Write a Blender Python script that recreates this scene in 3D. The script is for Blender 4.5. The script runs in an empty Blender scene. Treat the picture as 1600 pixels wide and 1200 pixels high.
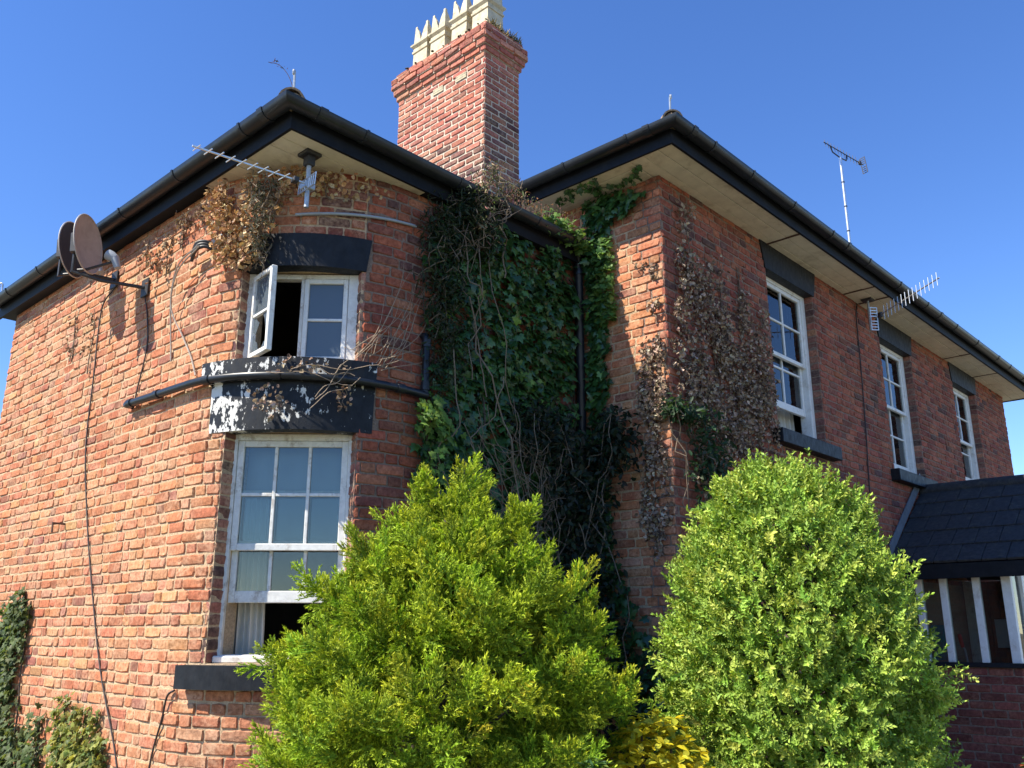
import bpy, math, random
import numpy as np
from mathutils import Vector, Matrix

# ------------------------------------------------------------------ camera, sky, sun, exposure
scene = bpy.context.scene
COL = scene.collection
R = math.radians
YAW, PITCH, EYE, FPX = R(42.847), R(15.636), 1.65, 1383.13
cam_data = bpy.data.cameras.new('camera')
cam = bpy.data.objects.new('camera', cam_data)
COL.objects.link(cam)
cam_data.sensor_width = 36.0
cam_data.lens = 36.0 * FPX / 1600.0
cam_data.clip_start = 0.05
cam_data.clip_end = 3000.0
cam.location = (0, 0, EYE)
CF = Vector((math.cos(YAW) * math.cos(PITCH), math.sin(YAW) * math.cos(PITCH), math.sin(PITCH)))
cam.rotation_euler = CF.to_track_quat('-Z', 'Y').to_euler()
scene.camera = cam

SUN = Vector((-0.79, 0.30, 1.0)).normalized()
world = bpy.data.worlds.new('World')
scene.world = world
world.use_nodes = True
wn = world.node_tree
wn.nodes.clear()
sky = wn.nodes.new('ShaderNodeTexSky')
sky.sky_type = 'NISHITA'
sky.sun_disc = False
sky.sun_elevation = math.asin(SUN.z)
sky.sun_rotation = math.atan2(SUN.x, SUN.y)
sky.altitude = 50
sky.air_density = 1.0
sky.dust_density = 0.0
sky.ozone_density = 5.0
bg = wn.nodes.new('ShaderNodeBackground')
bg.inputs[1].default_value = 0.125
wo = wn.nodes.new('ShaderNodeOutputWorld')
hs = wn.nodes.new('ShaderNodeHueSaturation')
hs.inputs['Saturation'].default_value = 1.17
hs.inputs['Hue'].default_value = 0.511
wn.links.new(sky.outputs[0], hs.inputs['Color'])
wn.links.new(hs.outputs[0], bg.inputs[0])
wn.links.new(bg.outputs[0], wo.inputs[0])

sl = bpy.data.lights.new('sun', 'SUN')
sl.energy = 5.0
sl.angle = R(0.53)
sl.color = (1.0, 0.93, 0.80)
so = bpy.data.objects.new('sun', sl)
COL.objects.link(so)
so.rotation_euler = SUN.to_track_quat('Z', 'Y').to_euler()
so.location = (-20, 12, 30)

scene.view_settings.view_transform = 'Standard'
scene.view_settings.look = 'None'
scene.view_settings.exposure = 0.95
scene.view_settings.gamma = 1.0
scene.view_settings.use_curve_mapping = False
scene.cycles.max_bounces = 8
scene.cycles.transparent_max_bounces = 16
scene.cycles.use_denoising = True

rng = np.random.default_rng(11)
random.seed(5)

# ------------------------------------------------------------------ materials
def mat_new(name):
    m = bpy.data.materials.new(name)
    m.use_nodes = True
    nt = m.node_tree
    nt.nodes.clear()
    out = nt.nodes.new('ShaderNodeOutputMaterial')
    return m, nt, out

def N(nt, typ, **kw):
    n = nt.nodes.new(typ)
    for k, v in kw.items():
        setattr(n, k, v)
    return n

def noise(nt, scale, detail=4, rough=0.55, vec=None, stretch=None):
    n = N(nt, 'ShaderNodeTexNoise')
    n.inputs['Scale'].default_value = scale
    n.inputs['Detail'].default_value = detail
    n.inputs['Roughness'].default_value = rough
    if vec is None:
        g = N(nt, 'ShaderNodeNewGeometry')
        vec = g.outputs['Position']
    if stretch:
        mp = N(nt, 'ShaderNodeMapping')
        mp.inputs['Scale'].default_value = stretch
        nt.links.new(vec, mp.inputs['Vector'])
        vec = mp.outputs[0]
    nt.links.new(vec, n.inputs['Vector'])
    return n.outputs['Fac']

def ramp(nt, fac, p0, p1, v0=0.0, v1=1.0):
    r = N(nt, 'ShaderNodeMapRange')
    r.inputs[1].default_value = p0
    r.inputs[2].default_value = p1
    r.inputs[3].default_value = v0
    r.inputs[4].default_value = v1
    nt.links.new(fac, r.inputs[0])
    return r.outputs[0]

def mixc(nt, fac, a, b, mode='MIX'):
    m = N(nt, 'ShaderNodeMix', data_type='RGBA', blend_type=mode)
    for sock, v in ((m.inputs['Factor'], fac), (m.inputs[6], a), (m.inputs[7], b)):
        if isinstance(v, (int, float)):
            sock.default_value = v
        elif isinstance(v, (tuple, list)):
            sock.default_value = (*v[:3], 1.0)
        else:
            nt.links.new(v, sock)
    return m.outputs[2]

def math_(nt, op, a, b=0.0):
    m = N(nt, 'ShaderNodeMath', operation=op)
    for s, v in ((m.inputs[0], a), (m.inputs[1], b)):
        if isinstance(v, (int, float)):
            s.default_value = v
        else:
            nt.links.new(v, s)
    return m.outputs[0]

def principled(nt, out, col, rough=0.6, bump=None, bstr=0.3, bdist=0.01, metal=0.0, spec=0.5):
    p = N(nt, 'ShaderNodeBsdfPrincipled')
    if isinstance(col, (tuple, list)):
        p.inputs['Base Color'].default_value = (*col[:3], 1)
    else:
        nt.links.new(col, p.inputs['Base Color'])
    if isinstance(rough, (int, float)):
        p.inputs['Roughness'].default_value = rough
    else:
        nt.links.new(rough, p.inputs['Roughness'])
    p.inputs['Metallic'].default_value = metal
    p.inputs['Specular IOR Level'].default_value = spec
    if bump is not None:
        b = N(nt, 'ShaderNodeBump')
        b.inputs['Strength'].default_value = bstr
        b.inputs['Distance'].default_value = bdist
        nt.links.new(bump, b.inputs['Height'])
        nt.links.new(b.outputs[0], p.inputs['Normal'])
    nt.links.new(p.outputs[0], out.inputs[0])
    return p

def attr(nt, name='col'):
    a = N(nt, 'ShaderNodeAttribute', attribute_name=name)
    return a.outputs['Color']

MAT = {}

def mk_brick(name, bloom, soot_shade):
    m, nt, out = mat_new(name)
    c = attr(nt)
    n1 = noise(nt, 38, 5, 0.65)
    n2 = noise(nt, 5.5, 4, 0.6)
    n3 = noise(nt, 150, 3, 0.6)
    v = ramp(nt, n1, 0.3, 0.72, 0.58, 1.32)
    c = mixc(nt, 1.0, c, v, 'MULTIPLY')
    f = ramp(nt, n2, 0.42, 0.66, 0.0, bloom)
    f = math_(nt, 'MULTIPLY', f, ramp(nt, n1, 0.38, 0.62, 0.15, 1.0))
    c = mixc(nt, f, c, (0.62, 0.43, 0.28))
    f2 = ramp(nt, noise(nt, 2.7, 5, 0.7), 0.56, 0.75, 0.0, soot_shade)
    c = mixc(nt, f2, c, (0.06, 0.045, 0.04))
    f3 = ramp(nt, n3, 0.63, 0.70, 0.0, 0.75)
    pit = ramp(nt, noise(nt, 22, 3, 0.6, stretch=(1, 1, 1.6)), 0.66, 0.71, 0.0, 0.55)
    c = mixc(nt, pit, c, (0.10, 0.055, 0.04))
    c = mixc(nt, f3, c, (0.05, 0.03, 0.025))
    hb = math_(nt, 'ADD', math_(nt, 'MULTIPLY', n1, 1.0), math_(nt, 'MULTIPLY', n3, 0.5))
    principled(nt, out, c, 0.92, hb, 0.75, 0.006, spec=0.15)
    MAT[name] = m
mk_brick('brick_weathered', 0.6, 0.25)
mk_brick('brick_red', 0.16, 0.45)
mk_brick('brick_chimney', 0.35, 0.25)

def mk_mortar(name, col):
    m, nt, out = mat_new(name)
    n1 = noise(nt, 60, 5, 0.7)
    n2 = noise(nt, 4, 4, 0.6)
    c = mixc(nt, ramp(nt, n1, 0.3, 0.7), [x * 0.6 for x in col], [min(1, x * 1.2) for x in col])
    c = mixc(nt, ramp(nt, n2, 0.5, 0.75, 0, 0.55), c, [x * 0.45 for x in col])
    principled(nt, out, c, 0.95, n1, 0.9, 0.012, spec=0.1)
    MAT[name] = m
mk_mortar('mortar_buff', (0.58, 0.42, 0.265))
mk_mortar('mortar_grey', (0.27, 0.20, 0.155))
mk_mortar('mortar_pale', (0.66, 0.56, 0.44))
mk_mortar('plaster', (0.55, 0.52, 0.47))
mk_mortar('cement', (0.34, 0.25, 0.17))

def mk_black(name, flake):
    m, nt, out = mat_new(name)
    n1 = noise(nt, 28, 6, 0.7, stretch=(1, 1, 0.5))
    n2 = noise(nt, 7, 4, 0.6)
    base = mixc(nt, ramp(nt, noise(nt, 12, 5, 0.7), 0.35, 0.7), (0.006, 0.007, 0.010), (0.016, 0.018, 0.022))
    if flake:
        # worn-off paint with the pale coat showing, where the splash of weather hits the sunny end
        g = N(nt, 'ShaderNodeNewGeometry')
        sx = N(nt, 'ShaderNodeSeparateXYZ')
        nt.links.new(g.outputs['Position'], sx.inputs[0])
        side = ramp(nt, sx.outputs[1], 4.95, 5.40, 0.0, 1.0)
        k = math_(nt, 'ADD', math_(nt, 'MULTIPLY', n1, 0.55), math_(nt, 'MULTIPLY', n2, 0.45))
        k = math_(nt, 'ADD', k, math_(nt, 'MULTIPLY', side, 0.075))
        f = ramp(nt, k, 0.565, 0.585)
        base = mixc(nt, f, base, (0.66, 0.65, 0.61))
    principled(nt, out, base, ramp(nt, n1, 0.3, 0.7, 0.4, 0.7), n1, 0.5, 0.004, spec=0.28)
    MAT[name] = m
mk_black('black_paint', False)
mk_black('black_flaking', True)

def mk_simple(name, col, rough, var=0.25, scale=20, bstr=0.15, metal=0.0, spec=0.5, dirt=None, dirt_amt=0.5, stretch=None):
    m, nt, out = mat_new(name)
    n1 = noise(nt, scale, 5, 0.65, stretch=stretch)
    c = mixc(nt, ramp(nt, n1, 0.3, 0.7), [x * (1 - var) for x in col], [min(1, x * (1 + var)) for x in col])
    if dirt:
        n2 = noise(nt, scale * 0.45, 6, 0.75, stretch=stretch)
        c = mixc(nt, ramp(nt, n2, 0.52, 0.68, 0, dirt_amt), c, dirt)
    principled(nt, out, c, rough, n1, bstr, 0.004, metal, spec)
    MAT[name] = m
mk_simple('gutter_plastic', (0.014, 0.017, 0.022), 0.36, 0.3, 9, 0.05, spec=0.4, dirt=(0.04, 0.044, 0.05), dirt_amt=0.4)
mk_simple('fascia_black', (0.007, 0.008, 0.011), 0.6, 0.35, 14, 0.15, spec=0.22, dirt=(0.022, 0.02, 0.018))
mk_simple('white_paint', (0.76, 0.76, 0.73), 0.5, 0.07, 16, 0.3, dirt=(0.42, 0.36, 0.28), dirt_amt=0.55)
mk_simple('white_worn', (0.72, 0.71, 0.67), 0.6, 0.12, 22, 0.5, dirt=(0.30, 0.24, 0.18), dirt_amt=0.8)
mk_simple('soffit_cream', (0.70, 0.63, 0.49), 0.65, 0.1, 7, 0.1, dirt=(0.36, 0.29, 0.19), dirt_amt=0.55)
mk_simple('brick_plain', (0.28, 0.10, 0.065), 0.9, 0.4, 14, 0.6)
mk_simple('slate', (0.055, 0.058, 0.065), 0.6, 0.4, 10, 0.5, dirt=(0.10, 0.10, 0.07))
mk_simple('tile_dark', (0.026, 0.027, 0.03), 0.8, 0.5, 22, 0.9, dirt=(0.085, 0.08, 0.06), dirt_amt=0.6)
mk_simple('lead', (0.16, 0.18, 0.20), 0.5, 0.25, 12, 0.2)
mk_simple('pot_stone', (0.56, 0.49, 0.34), 0.85, 0.18, 14, 0.5, dirt=(0.22, 0.18, 0.10), dirt_amt=0.75)
mk_simple('moss', (0.07, 0.06, 0.03), 0.95, 0.4, 60, 0.8)
mk_simple('aluminium', (0.62, 0.64, 0.66), 0.38, 0.1, 30, 0.1, metal=0.85)
mk_simple('galvanised', (0.45, 0.48, 0.50), 0.45, 0.2, 30, 0.1, metal=0.6)
mk_simple('dish_grey', (0.40, 0.375, 0.35), 0.55, 0.12, 15, 0.1, dirt=(0.28, 0.24, 0.2))
mk_simple('dish_dark', (0.07, 0.07, 0.075), 0.55, 0.15, 15, 0.1)
mk_simple('dark_metal', (0.03, 0.03, 0.034), 0.5, 0.3, 30, 0.2)
mk_simple('rust', (0.09, 0.045, 0.03), 0.8, 0.4, 40, 0.4)
mk_simple('plastic_grey', (0.30, 0.33, 0.36), 0.45, 0.1, 20, 0.05)
mk_simple('cable', (0.035, 0.025, 0.022), 0.6, 0.3, 30, 0.0)
mk_simple('cable_pale', (0.32, 0.27, 0.22), 0.6, 0.3, 30, 0.0)
mk_simple('curtain', (0.66, 0.64, 0.58), 0.85, 0.08, 6, 0.1)
mk_simple('blind', (0.50, 0.56, 0.60), 0.8, 0.05, 6, 0.1)
mk_simple('interior', (0.16, 0.13, 0.11), 0.9, 0.2, 6, 0.0)
mk_simple('timber_red', (0.085, 0.030, 0.018), 0.6, 0.35, 9, 0.25, stretch=(1, 1, 0.15))
mk_simple('red_plastic', (0.50, 0.02, 0.02), 0.4, 0.1, 20, 0.0)
mk_simple('teal_cloth', (0.03, 0.22, 0.25), 0.8, 0.2, 20, 0.2)
mk_simple('bark', (0.07, 0.055, 0.04), 0.9, 0.4, 40, 0.6)
mk_simple('stem_pale', (0.17, 0.125, 0.085), 0.85, 0.35, 50, 0.4)
mk_simple('stem_dry', (0.30, 0.22, 0.15), 0.85, 0.3, 50, 0.4)
mk_simple('soil', (0.07, 0.05, 0.035), 0.95, 0.4, 6, 0.8)

def mk_ground():
    m, nt, out = mat_new('ground_gravel')
    n1 = noise(nt, 60, 6, 0.7)
    n2 = noise(nt, 0.8, 5, 0.6)
    c = mixc(nt, ramp(nt, n1, 0.3, 0.7), (0.12, 0.10, 0.08), (0.30, 0.26, 0.21))
    c = mixc(nt, ramp(nt, n2, 0.45, 0.6, 0, 0.7), c, (0.06, 0.10, 0.03))
    principled(nt, out, c, 0.95, n1, 0.8, 0.02, spec=0.1)
    MAT['ground_gravel'] = m
mk_ground()

def mk_leaf(name, trans=0.35, rough=0.45, spec=0.35, tint=(1.25, 1.15, 0.6)):
    m, nt, out = mat_new(name)
    c = attr(nt)
    n1 = noise(nt, 70, 2, 0.5)
    c = mixc(nt, 1.0, c, ramp(nt, n1, 0.3, 0.7, 0.8, 1.2), 'MULTIPLY')
    p = N(nt, 'ShaderNodeBsdfPrincipled')
    nt.links.new(c, p.inputs['Base Color'])
    p.inputs['Roughness'].default_value = rough
    p.inputs['Specular IOR Level'].default_value = spec
    t = N(nt, 'ShaderNodeBsdfTranslucent')
    nt.links.new(mixc(nt, 1.0, c, tint, 'MULTIPLY'), t.inputs[0])
    mx = N(nt, 'ShaderNodeMixShader')
    mx.inputs[0].default_value = trans
    nt.links.new(p.outputs[0], mx.inputs[1])
    nt.links.new(t.outputs[0], mx.inputs[2])
    nt.links.new(mx.outputs[0], out.inputs[0])
    MAT[name] = m
mk_leaf('leaf_soft', 0.45, 0.5, 0.3)
mk_leaf('leaf_gloss', 0.22, 0.34, 0.5)
mk_leaf('leaf_dead', 0.12, 0.8, 0.15, (1.1, 0.95, 0.7))
mk_leaf('needle', 0.18, 0.6, 0.2)
mk_leaf('leaf_shrub', 0.22, 0.5, 0.22)

def mk_glass(name, frost=0.0):
    m, nt, out = mat_new(name)
    fr = N(nt, 'ShaderNodeFresnel')
    fr.inputs['IOR'].default_value = 1.75
    n1 = noise(nt, 3.5, 2, 0.5)
    b = N(nt, 'ShaderNodeBump')
    b.inputs['Strength'].default_value = 0.03
    b.inputs['Distance'].default_value = 0.01
    nt.links.new(n1, b.inputs['Height'])
    g = N(nt, 'ShaderNodeBsdfGlossy')
    g.inputs['Roughness'].default_value = 0.02 if not frost else 0.22
    nt.links.new(b.outputs[0], g.inputs['Normal'])
    nt.links.new(b.outputs[0], fr.inputs['Normal'])
    t = N(nt, 'ShaderNodeBsdfTransparent')
    t.inputs[0].default_value = (0.80, 0.86, 0.86, 1)
    base = t.outputs[0]
    if frost:
        d = N(nt, 'ShaderNodeBsdfDiffuse')
        d.inputs[0].default_value = (0.10, 0.125, 0.145, 1)
        mx0 = N(nt, 'ShaderNodeMixShader')
        mx0.inputs[0].default_value = frost
        nt.links.new(t.outputs[0], mx0.inputs[1])
        nt.links.new(d.outputs[0], mx0.inputs[2])
        base = mx0.outputs[0]
    mx = N(nt, 'ShaderNodeMixShader')
    nt.links.new(fr.outputs[0], mx.inputs[0])
    nt.links.new(base, mx.inputs[1])
    nt.links.new(g.outputs[0], mx.inputs[2])
    nt.links.new(mx.outputs[0], out.inputs[0])
    MAT[name] = m
mk_glass('glass')
mk_glass('glass_frosted', 0.8)

# ------------------------------------------------------------------ object helpers
ORG = {}

def _link(o, parent, origin):
    COL.objects.link(o)
    origin = Vector(origin)
    ORG[o] = origin
    if parent is not None:
        o.parent = parent
        o.location = origin - ORG[parent]
    else:
        o.location = origin
    return o

def tag(o, label=None, cat=None, group=None, kind=None):
    if label: o['label'] = label
    if cat: o['category'] = cat
    if group: o['group'] = group
    if kind: o['kind'] = kind
    return o

def thing(name, loc, label, cat, group=None):
    o = bpy.data.objects.new(name, None)
    o.empty_display_size = 0.2
    _link(o, None, loc)
    return tag(o, label, cat, group)

def mesh_arrays(name, V, faces_idx, starts, totals, mat, col=None, smooth=False):
    me = bpy.data.meshes.new(name)
    V = np.asarray(V, np.float32)
    me.vertices.add(len(V))
    me.vertices.foreach_set('co', V.ravel())
    me.loops.add(len(faces_idx))
    me.loops.foreach_set('vertex_index', np.asarray(faces_idx, np.int32))
    me.polygons.add(len(starts))
    me.polygons.foreach_set('loop_start', np.asarray(starts, np.int32))
    me.polygons.foreach_set('loop_total', np.asarray(totals, np.int32))
    me.polygons.foreach_set('use_smooth', np.full(len(starts), bool(smooth)))
    me.update(calc_edges=True)
    if col is not None:
        a = me.attributes.new('col', 'FLOAT_COLOR', 'POINT')
        c = np.ones((len(V), 4), np.float32)
        c[:, :3] = col
        a.data.foreach_set('color', c.ravel())
    if mat:
        me.materials.append(MAT[mat])
    return me

class MB:
    """collects shapes in world coordinates; build() links them as one mesh object"""
    def __init__(s):
        s.V, s.F, s.C = [], [], []
    def add(s, verts, faces, col=None):
        b = len(s.V)
        s.V += [tuple(v) for v in verts]
        s.F += [tuple(i + b for i in f) for f in faces]
        if col is not None:
            s.C += [tuple(col)] * len(verts)
        return s
    def box(s, x0, x1, y0, y1, z0, z1, M=None, col=None):
        vs = [Vector(p) for p in ((x0, y0, z0), (x1, y0, z0), (x1, y1, z0), (x0, y1, z0), (x0, y0, z1), (x1, y0, z1), (x1, y1, z1), (x0, y1, z1))]
        if M is not None: vs = [M @ v for v in vs]
        return s.add(vs, [(0, 3, 2, 1), (4, 5, 6, 7), (0, 1, 5, 4), (1, 2, 6, 5), (2, 3, 7, 6), (3, 0, 4, 7)], col)
    def bbox(s, x0, x1, y0, y1, z0, z1, M=None, b=0.004):
        """box with chamfered edges"""
        vs, idx = [], {}
        for i, (X, sx) in enumerate(((x0, 1), (x1, -1))):
            for j, (Y, sy) in enumerate(((y0, 1), (y1, -1))):
                for k, (Z, sz) in enumerate(((z0, 1), (z1, -1))):
                    for ax in range(3):
                        p = [X + sx * b, Y + sy * b, Z + sz * b]
                        p[ax] = (X, Y, Z)[ax]
                        idx[i, j, k, ax] = len(vs)
                        vs.append(Vector(p))
        F = []
        for ax in range(3):
            a, c = [q for q in range(3) if q != ax]
            for side in (0, 1):
                q = []
                for (u, v) in ((0, 0), (1, 0), (1, 1), (0, 1)):
                    t = [0, 0, 0]; t[ax] = side; t[a] = u; t[c] = v
                    q.append(idx[t[0], t[1], t[2], ax])
                flip = (side == 0) ^ (ax == 1)
                F.append(tuple(reversed(q)) if flip else tuple(q))
        for ax in range(3):
            a, c = [q for q in range(3) if q != ax]
            for u in (0, 1):
                for v in (0, 1):
                    t0 = [0, 0, 0]; t0[a] = u; t0[c] = v; t0[ax] = 0
                    t1 = list(t0); t1[ax] = 1
                    F.append((idx[(*t0, a)], idx[(*t1, a)], idx[(*t1, c)], idx[(*t0, c)]))
        for i in (0, 1):
            for j in (0, 1):
                for k in (0, 1):
                    F.append((idx[i, j, k, 0], idx[i, j, k, 1], idx[i, j, k, 2]))
        if M is not None: vs = [M @ v for v in vs]
        return s.add(vs, F)
    def tube(s, pts, r, n=8, cap=True, col=None):
        pts = [Vector(p) for p in pts]
        rs = r if isinstance(r, (list, tuple)) else [r] * len(pts)
        ring = []
        up = None
        for i, p in enumerate(pts):
            d = (pts[min(i + 1, len(pts) - 1)] - pts[max(i - 1, 0)])
            if d.length < 1e-9: d = Vector((0, 0, 1))
            d.normalize()
            if up is None:
                up = Vector((0, 0, 1)) if abs(d.z) < 0.9 else Vector((1, 0, 0))
            a = d.cross(up)
            if a.length < 1e-6: a = d.orthogonal()
            a.normalize()
            b = a.cross(d).normalized()
            up = b
            ring.append([p + (a * math.cos(2 * math.pi * k / n) + b * math.sin(2 * math.pi * k / n)) * rs[i] for k in range(n)])
        vs = [v for q in ring for v in q]
        F = []
        for i in range(len(pts) - 1):
            for k in range(n):
                k2 = (k + 1) % n
                F.append((i * n + k, i * n + k2, (i + 1) * n + k2, (i + 1) * n + k))
        if cap:
            F.append(tuple(reversed(range(n))))
            F.append(tuple((len(pts) - 1) * n + k for k in range(n)))
        return s.add(vs, F, col)
    def prism(s, poly, d0, d1, f):
        """poly: 2-D outline, f(a, b, d) -> world"""
        n = len(poly)
        vs = [f(a, b, d0) for a, b in poly] + [f(a, b, d1) for a, b in poly]
        F = [tuple(range(n)), tuple(reversed(range(n, 2 * n)))]
        for i in range(n):
            j = (i + 1) % n
            F.append((i, i + n, j + n, j))
        return s.add(vs, F)
    def build(s, name, mat, parent=None, origin=None, smooth=False, fix=True):
        V = np.array(s.V, float)
        if origin is None:
            origin = (V.min(0) + V.max(0)) / 2
            origin[2] = V[:, 2].min()
        origin = np.array(origin, float)
        tot = [len(f) for f in s.F]
        st = np.concatenate([[0], np.cumsum(tot)[:-1]]) if tot else []
        me = mesh_arrays(name, V - origin, [i for f in s.F for i in f], st, tot, mat, np.array(s.C) if s.C else None, smooth)
        if fix:
            import bmesh
            bm = bmesh.new(); bm.from_mesh(me)
            bmesh.ops.recalc_face_normals(bm, faces=bm.faces)
            bm.to_mesh(me); bm.free()
        if smooth:
            try:
                me.set_sharp_from_angle(angle=R(40))
            except Exception:
                pass
        o = bpy.data.objects.new(name, me)
        _link(o, parent, origin)
        return o

def sweep(path, prof, closed_prof=True):
    """sweep a 2-D profile (out, up) along a horizontal mitred path; 'out' is to the right of travel"""
    pts = [Vector(p) for p in path]
    n = len(prof)
    vs, F = [], []
    for i, p in enumerate(pts):
        d0 = (pts[i] - pts[i - 1]).normalized() if i > 0 else None
        d1 = (pts[i + 1] - pts[i]).normalized() if i < len(pts) - 1 else None
        d0 = d0 or d1; d1 = d1 or d0
        n0 = Vector((d0.y, -d0.x, 0)); n1 = Vector((d1.y, -d1.x, 0))
        m = (n0 + n1).normalized()
        m = m / max(0.2, m.dot(n0))
        for a, b in prof:
            vs.append(p + m * a + Vector((0, 0, b)))
    for i in range(len(pts) - 1):
        for k in range(n if closed_prof else n - 1):
            k2 = (k + 1) % n
            F.append((i * n + k, i * n + k2, (i + 1) * n + k2, (i + 1) * n + k))
    if closed_prof:
        F.append(tuple(range(n))); F.append(tuple(reversed([(len(pts) - 1) * n + k for k in range(n)])))
    return vs, F

def project(p):
    """photo pixel of a world point (used only to rank bricks by how large they show)"""
    fw = p[0] * math.cos(YAW) + p[1] * math.sin(YAW); rt = p[0] * math.sin(YAW) - p[1] * math.cos(YAW); up = p[2] - EYE
    z = fw * math.cos(PITCH) + up * math.sin(PITCH); v = -fw * math.sin(PITCH) + up * math.cos(PITCH)
    return 800 + FPX * rt / z, 600 - FPX * v / z, z

# ------------------------------------------------------------------ ground
g = MB()
g.add([(-900, -900, 0), (900, -900, 0), (900, 900, 0), (-900, 900, 0)], [(0, 1, 2, 3)])
tag(g.build('ground', 'ground_gravel', None, (0, 0, 0), fix=False), kind='structure')
# planted bed along the foot of the house (a low mound of soil, edges sunk into the ground)
bed = MB()
bx = [(1.9, 5.2), (1.9, 9.6), (2.9, 9.6), (2.9, 5.6), (3.6, 4.65), (5.8, 4.65), (5.8, 3.75), (10.1, 3.75), (10.1, 2.2), (6.4, 1.3), (4.6, 1.2), (2.7, 2.3)]
bc = np.array(bx).mean(0)
bv = [(x, y, -0.02) for x, y in bx] + [(x * 0.94 + bc[0] * 0.06, y * 0.94 + bc[1] * 0.06, 0.07) for x, y in bx] + [(bc[0], bc[1], 0.12)]
nb = len(bx)
bf = [(i, (i + 1) % nb, nb + (i + 1) % nb, nb + i) for i in range(nb)] + [(nb + i, nb + (i + 1) % nb, 2 * nb) for i in range(nb)]
bed.add(bv, bf)
tag(bed.build('flower_bed', 'soil', None, (0, 0, 0)), kind='structure')

# ------------------------------------------------------------------ the house: dimensions
XL, YF, RB, HS, OV, YE = 2.845, 4.60, 1.05, 4.81, 0.08, 9.64
XR, YR, HS2, OV2, XE = 5.83, 3.70, 5.41, 0.36, 15.97
BC = Vector((XL + RB, YF + RB))
ZO = 0.035            # level of the first bed joint
CO = 0.075            # course height

house = thing('brick_house', (XL + RB, YF + RB, 0), 'old red brick house with a rounded corner and two hipped wings', 'house')

class Flat:
    def __init__(s, x, y, r, n, length):
        s.o, s.r, s.n, s.L = Vector((x, y)), Vector(r), Vector(n), length
    def P(s, u): return s.o + s.r * u
    def frame(s, u): return s.r, s.n
    def pt(s, u, z, d=0.0):
        p = s.P(u) + s.n * d
        return Vector((p.x, p.y, z))

class Bow:
    """left side wall, quarter-round corner, front wall of the lower wing"""
    L1 = YE - (YF + RB)
    L2 = RB * math.pi / 2
    L3 = XR - (XL + RB)
    L = L1 + L2 + L3
    def frame(s, u):
        if u <= s.L1: return Vector((0, -1)), Vector((-1, 0))
        if u >= s.L1 + s.L2: return Vector((1, 0)), Vector((0, -1))
        t = (u - s.L1) / RB
        return Vector((math.sin(t), -math.cos(t))), Vector((-math.cos(t), -math.sin(t)))
    def P(s, u):
        if u <= s.L1: return Vector((XL, YE - u))
        if u >= s.L1 + s.L2: return Vector((XL + RB + (u - s.L1 - s.L2), YF))
        t = (u - s.L1) / RB
        return BC - RB * Vector((math.cos(t), math.sin(t)))
    def pt(s, u, z, d=0.0):
        p = s.P(u) + s.frame(u)[1] * d
        return Vector((p.x, p.y, z))
bow = Bow()
def uth(deg): return Bow.L1 + RB * R(deg)

def grid_wall(mb, W, us, zs, holes, thick, d_out=-0.0055):
    """mortar core of a wall with real openings"""
    us = sorted(set(round(u, 5) for u in us)); zs = sorted(set(round(z, 5) for z in zs))
    def solid(i, j):
        if i < 0 or j < 0 or i >= len(us) - 1 or j >= len(zs) - 1: return False
        uc, zc = (us[i] + us[i + 1]) / 2, (zs[j] + zs[j + 1]) / 2
        return not any(a < uc < b and c < zc < d for a, b, c, d in holes)
    O = {}; I = {}
    vs, F = [], []
    def v(i, j, inner):
        D = I if inner else O
        if (i, j) not in D:
            D[i, j] = len(vs)
            vs.append(W.pt(us[i], zs[j], -thick if inner else d_out))
        return D[i, j]
    for i in range(len(us) - 1):
        for j in range(len(zs) - 1):
            if not solid(i, j): continue
            F.append((v(i, j, 0), v(i + 1, j, 0), v(i + 1, j + 1, 0), v(i, j + 1, 0)))
            F.append((v(i, j, 1), v(i, j + 1, 1), v(i + 1, j + 1, 1), v(i + 1, j, 1)))
            for (di, dj, a, b) in ((-1, 0, (i, j), (i, j + 1)), (1, 0, (i + 1, j), (i + 1, j + 1)), (0, -1, (i, j), (i + 1, j)), (0, 1, (i, j + 1), (i + 1, j + 1))):
                if not solid(i + di, j + dj):
                    F.append((v(*a, 0), v(*b, 0), v(*b, 1), v(*a, 1)))
    mb.add(vs, F)

BRICKS = []   # (verts 25x3, colour, centre, normal, wall)
BRF = []
for k in range(8):
    k2 = (k + 1) % 8
    BRF += [(k, k2, 8 + k2, 8 + k), (8 + k, 8 + k2, 16 + k2, 16 + k), (16 + k, 16 + k2, 24)]

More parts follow.
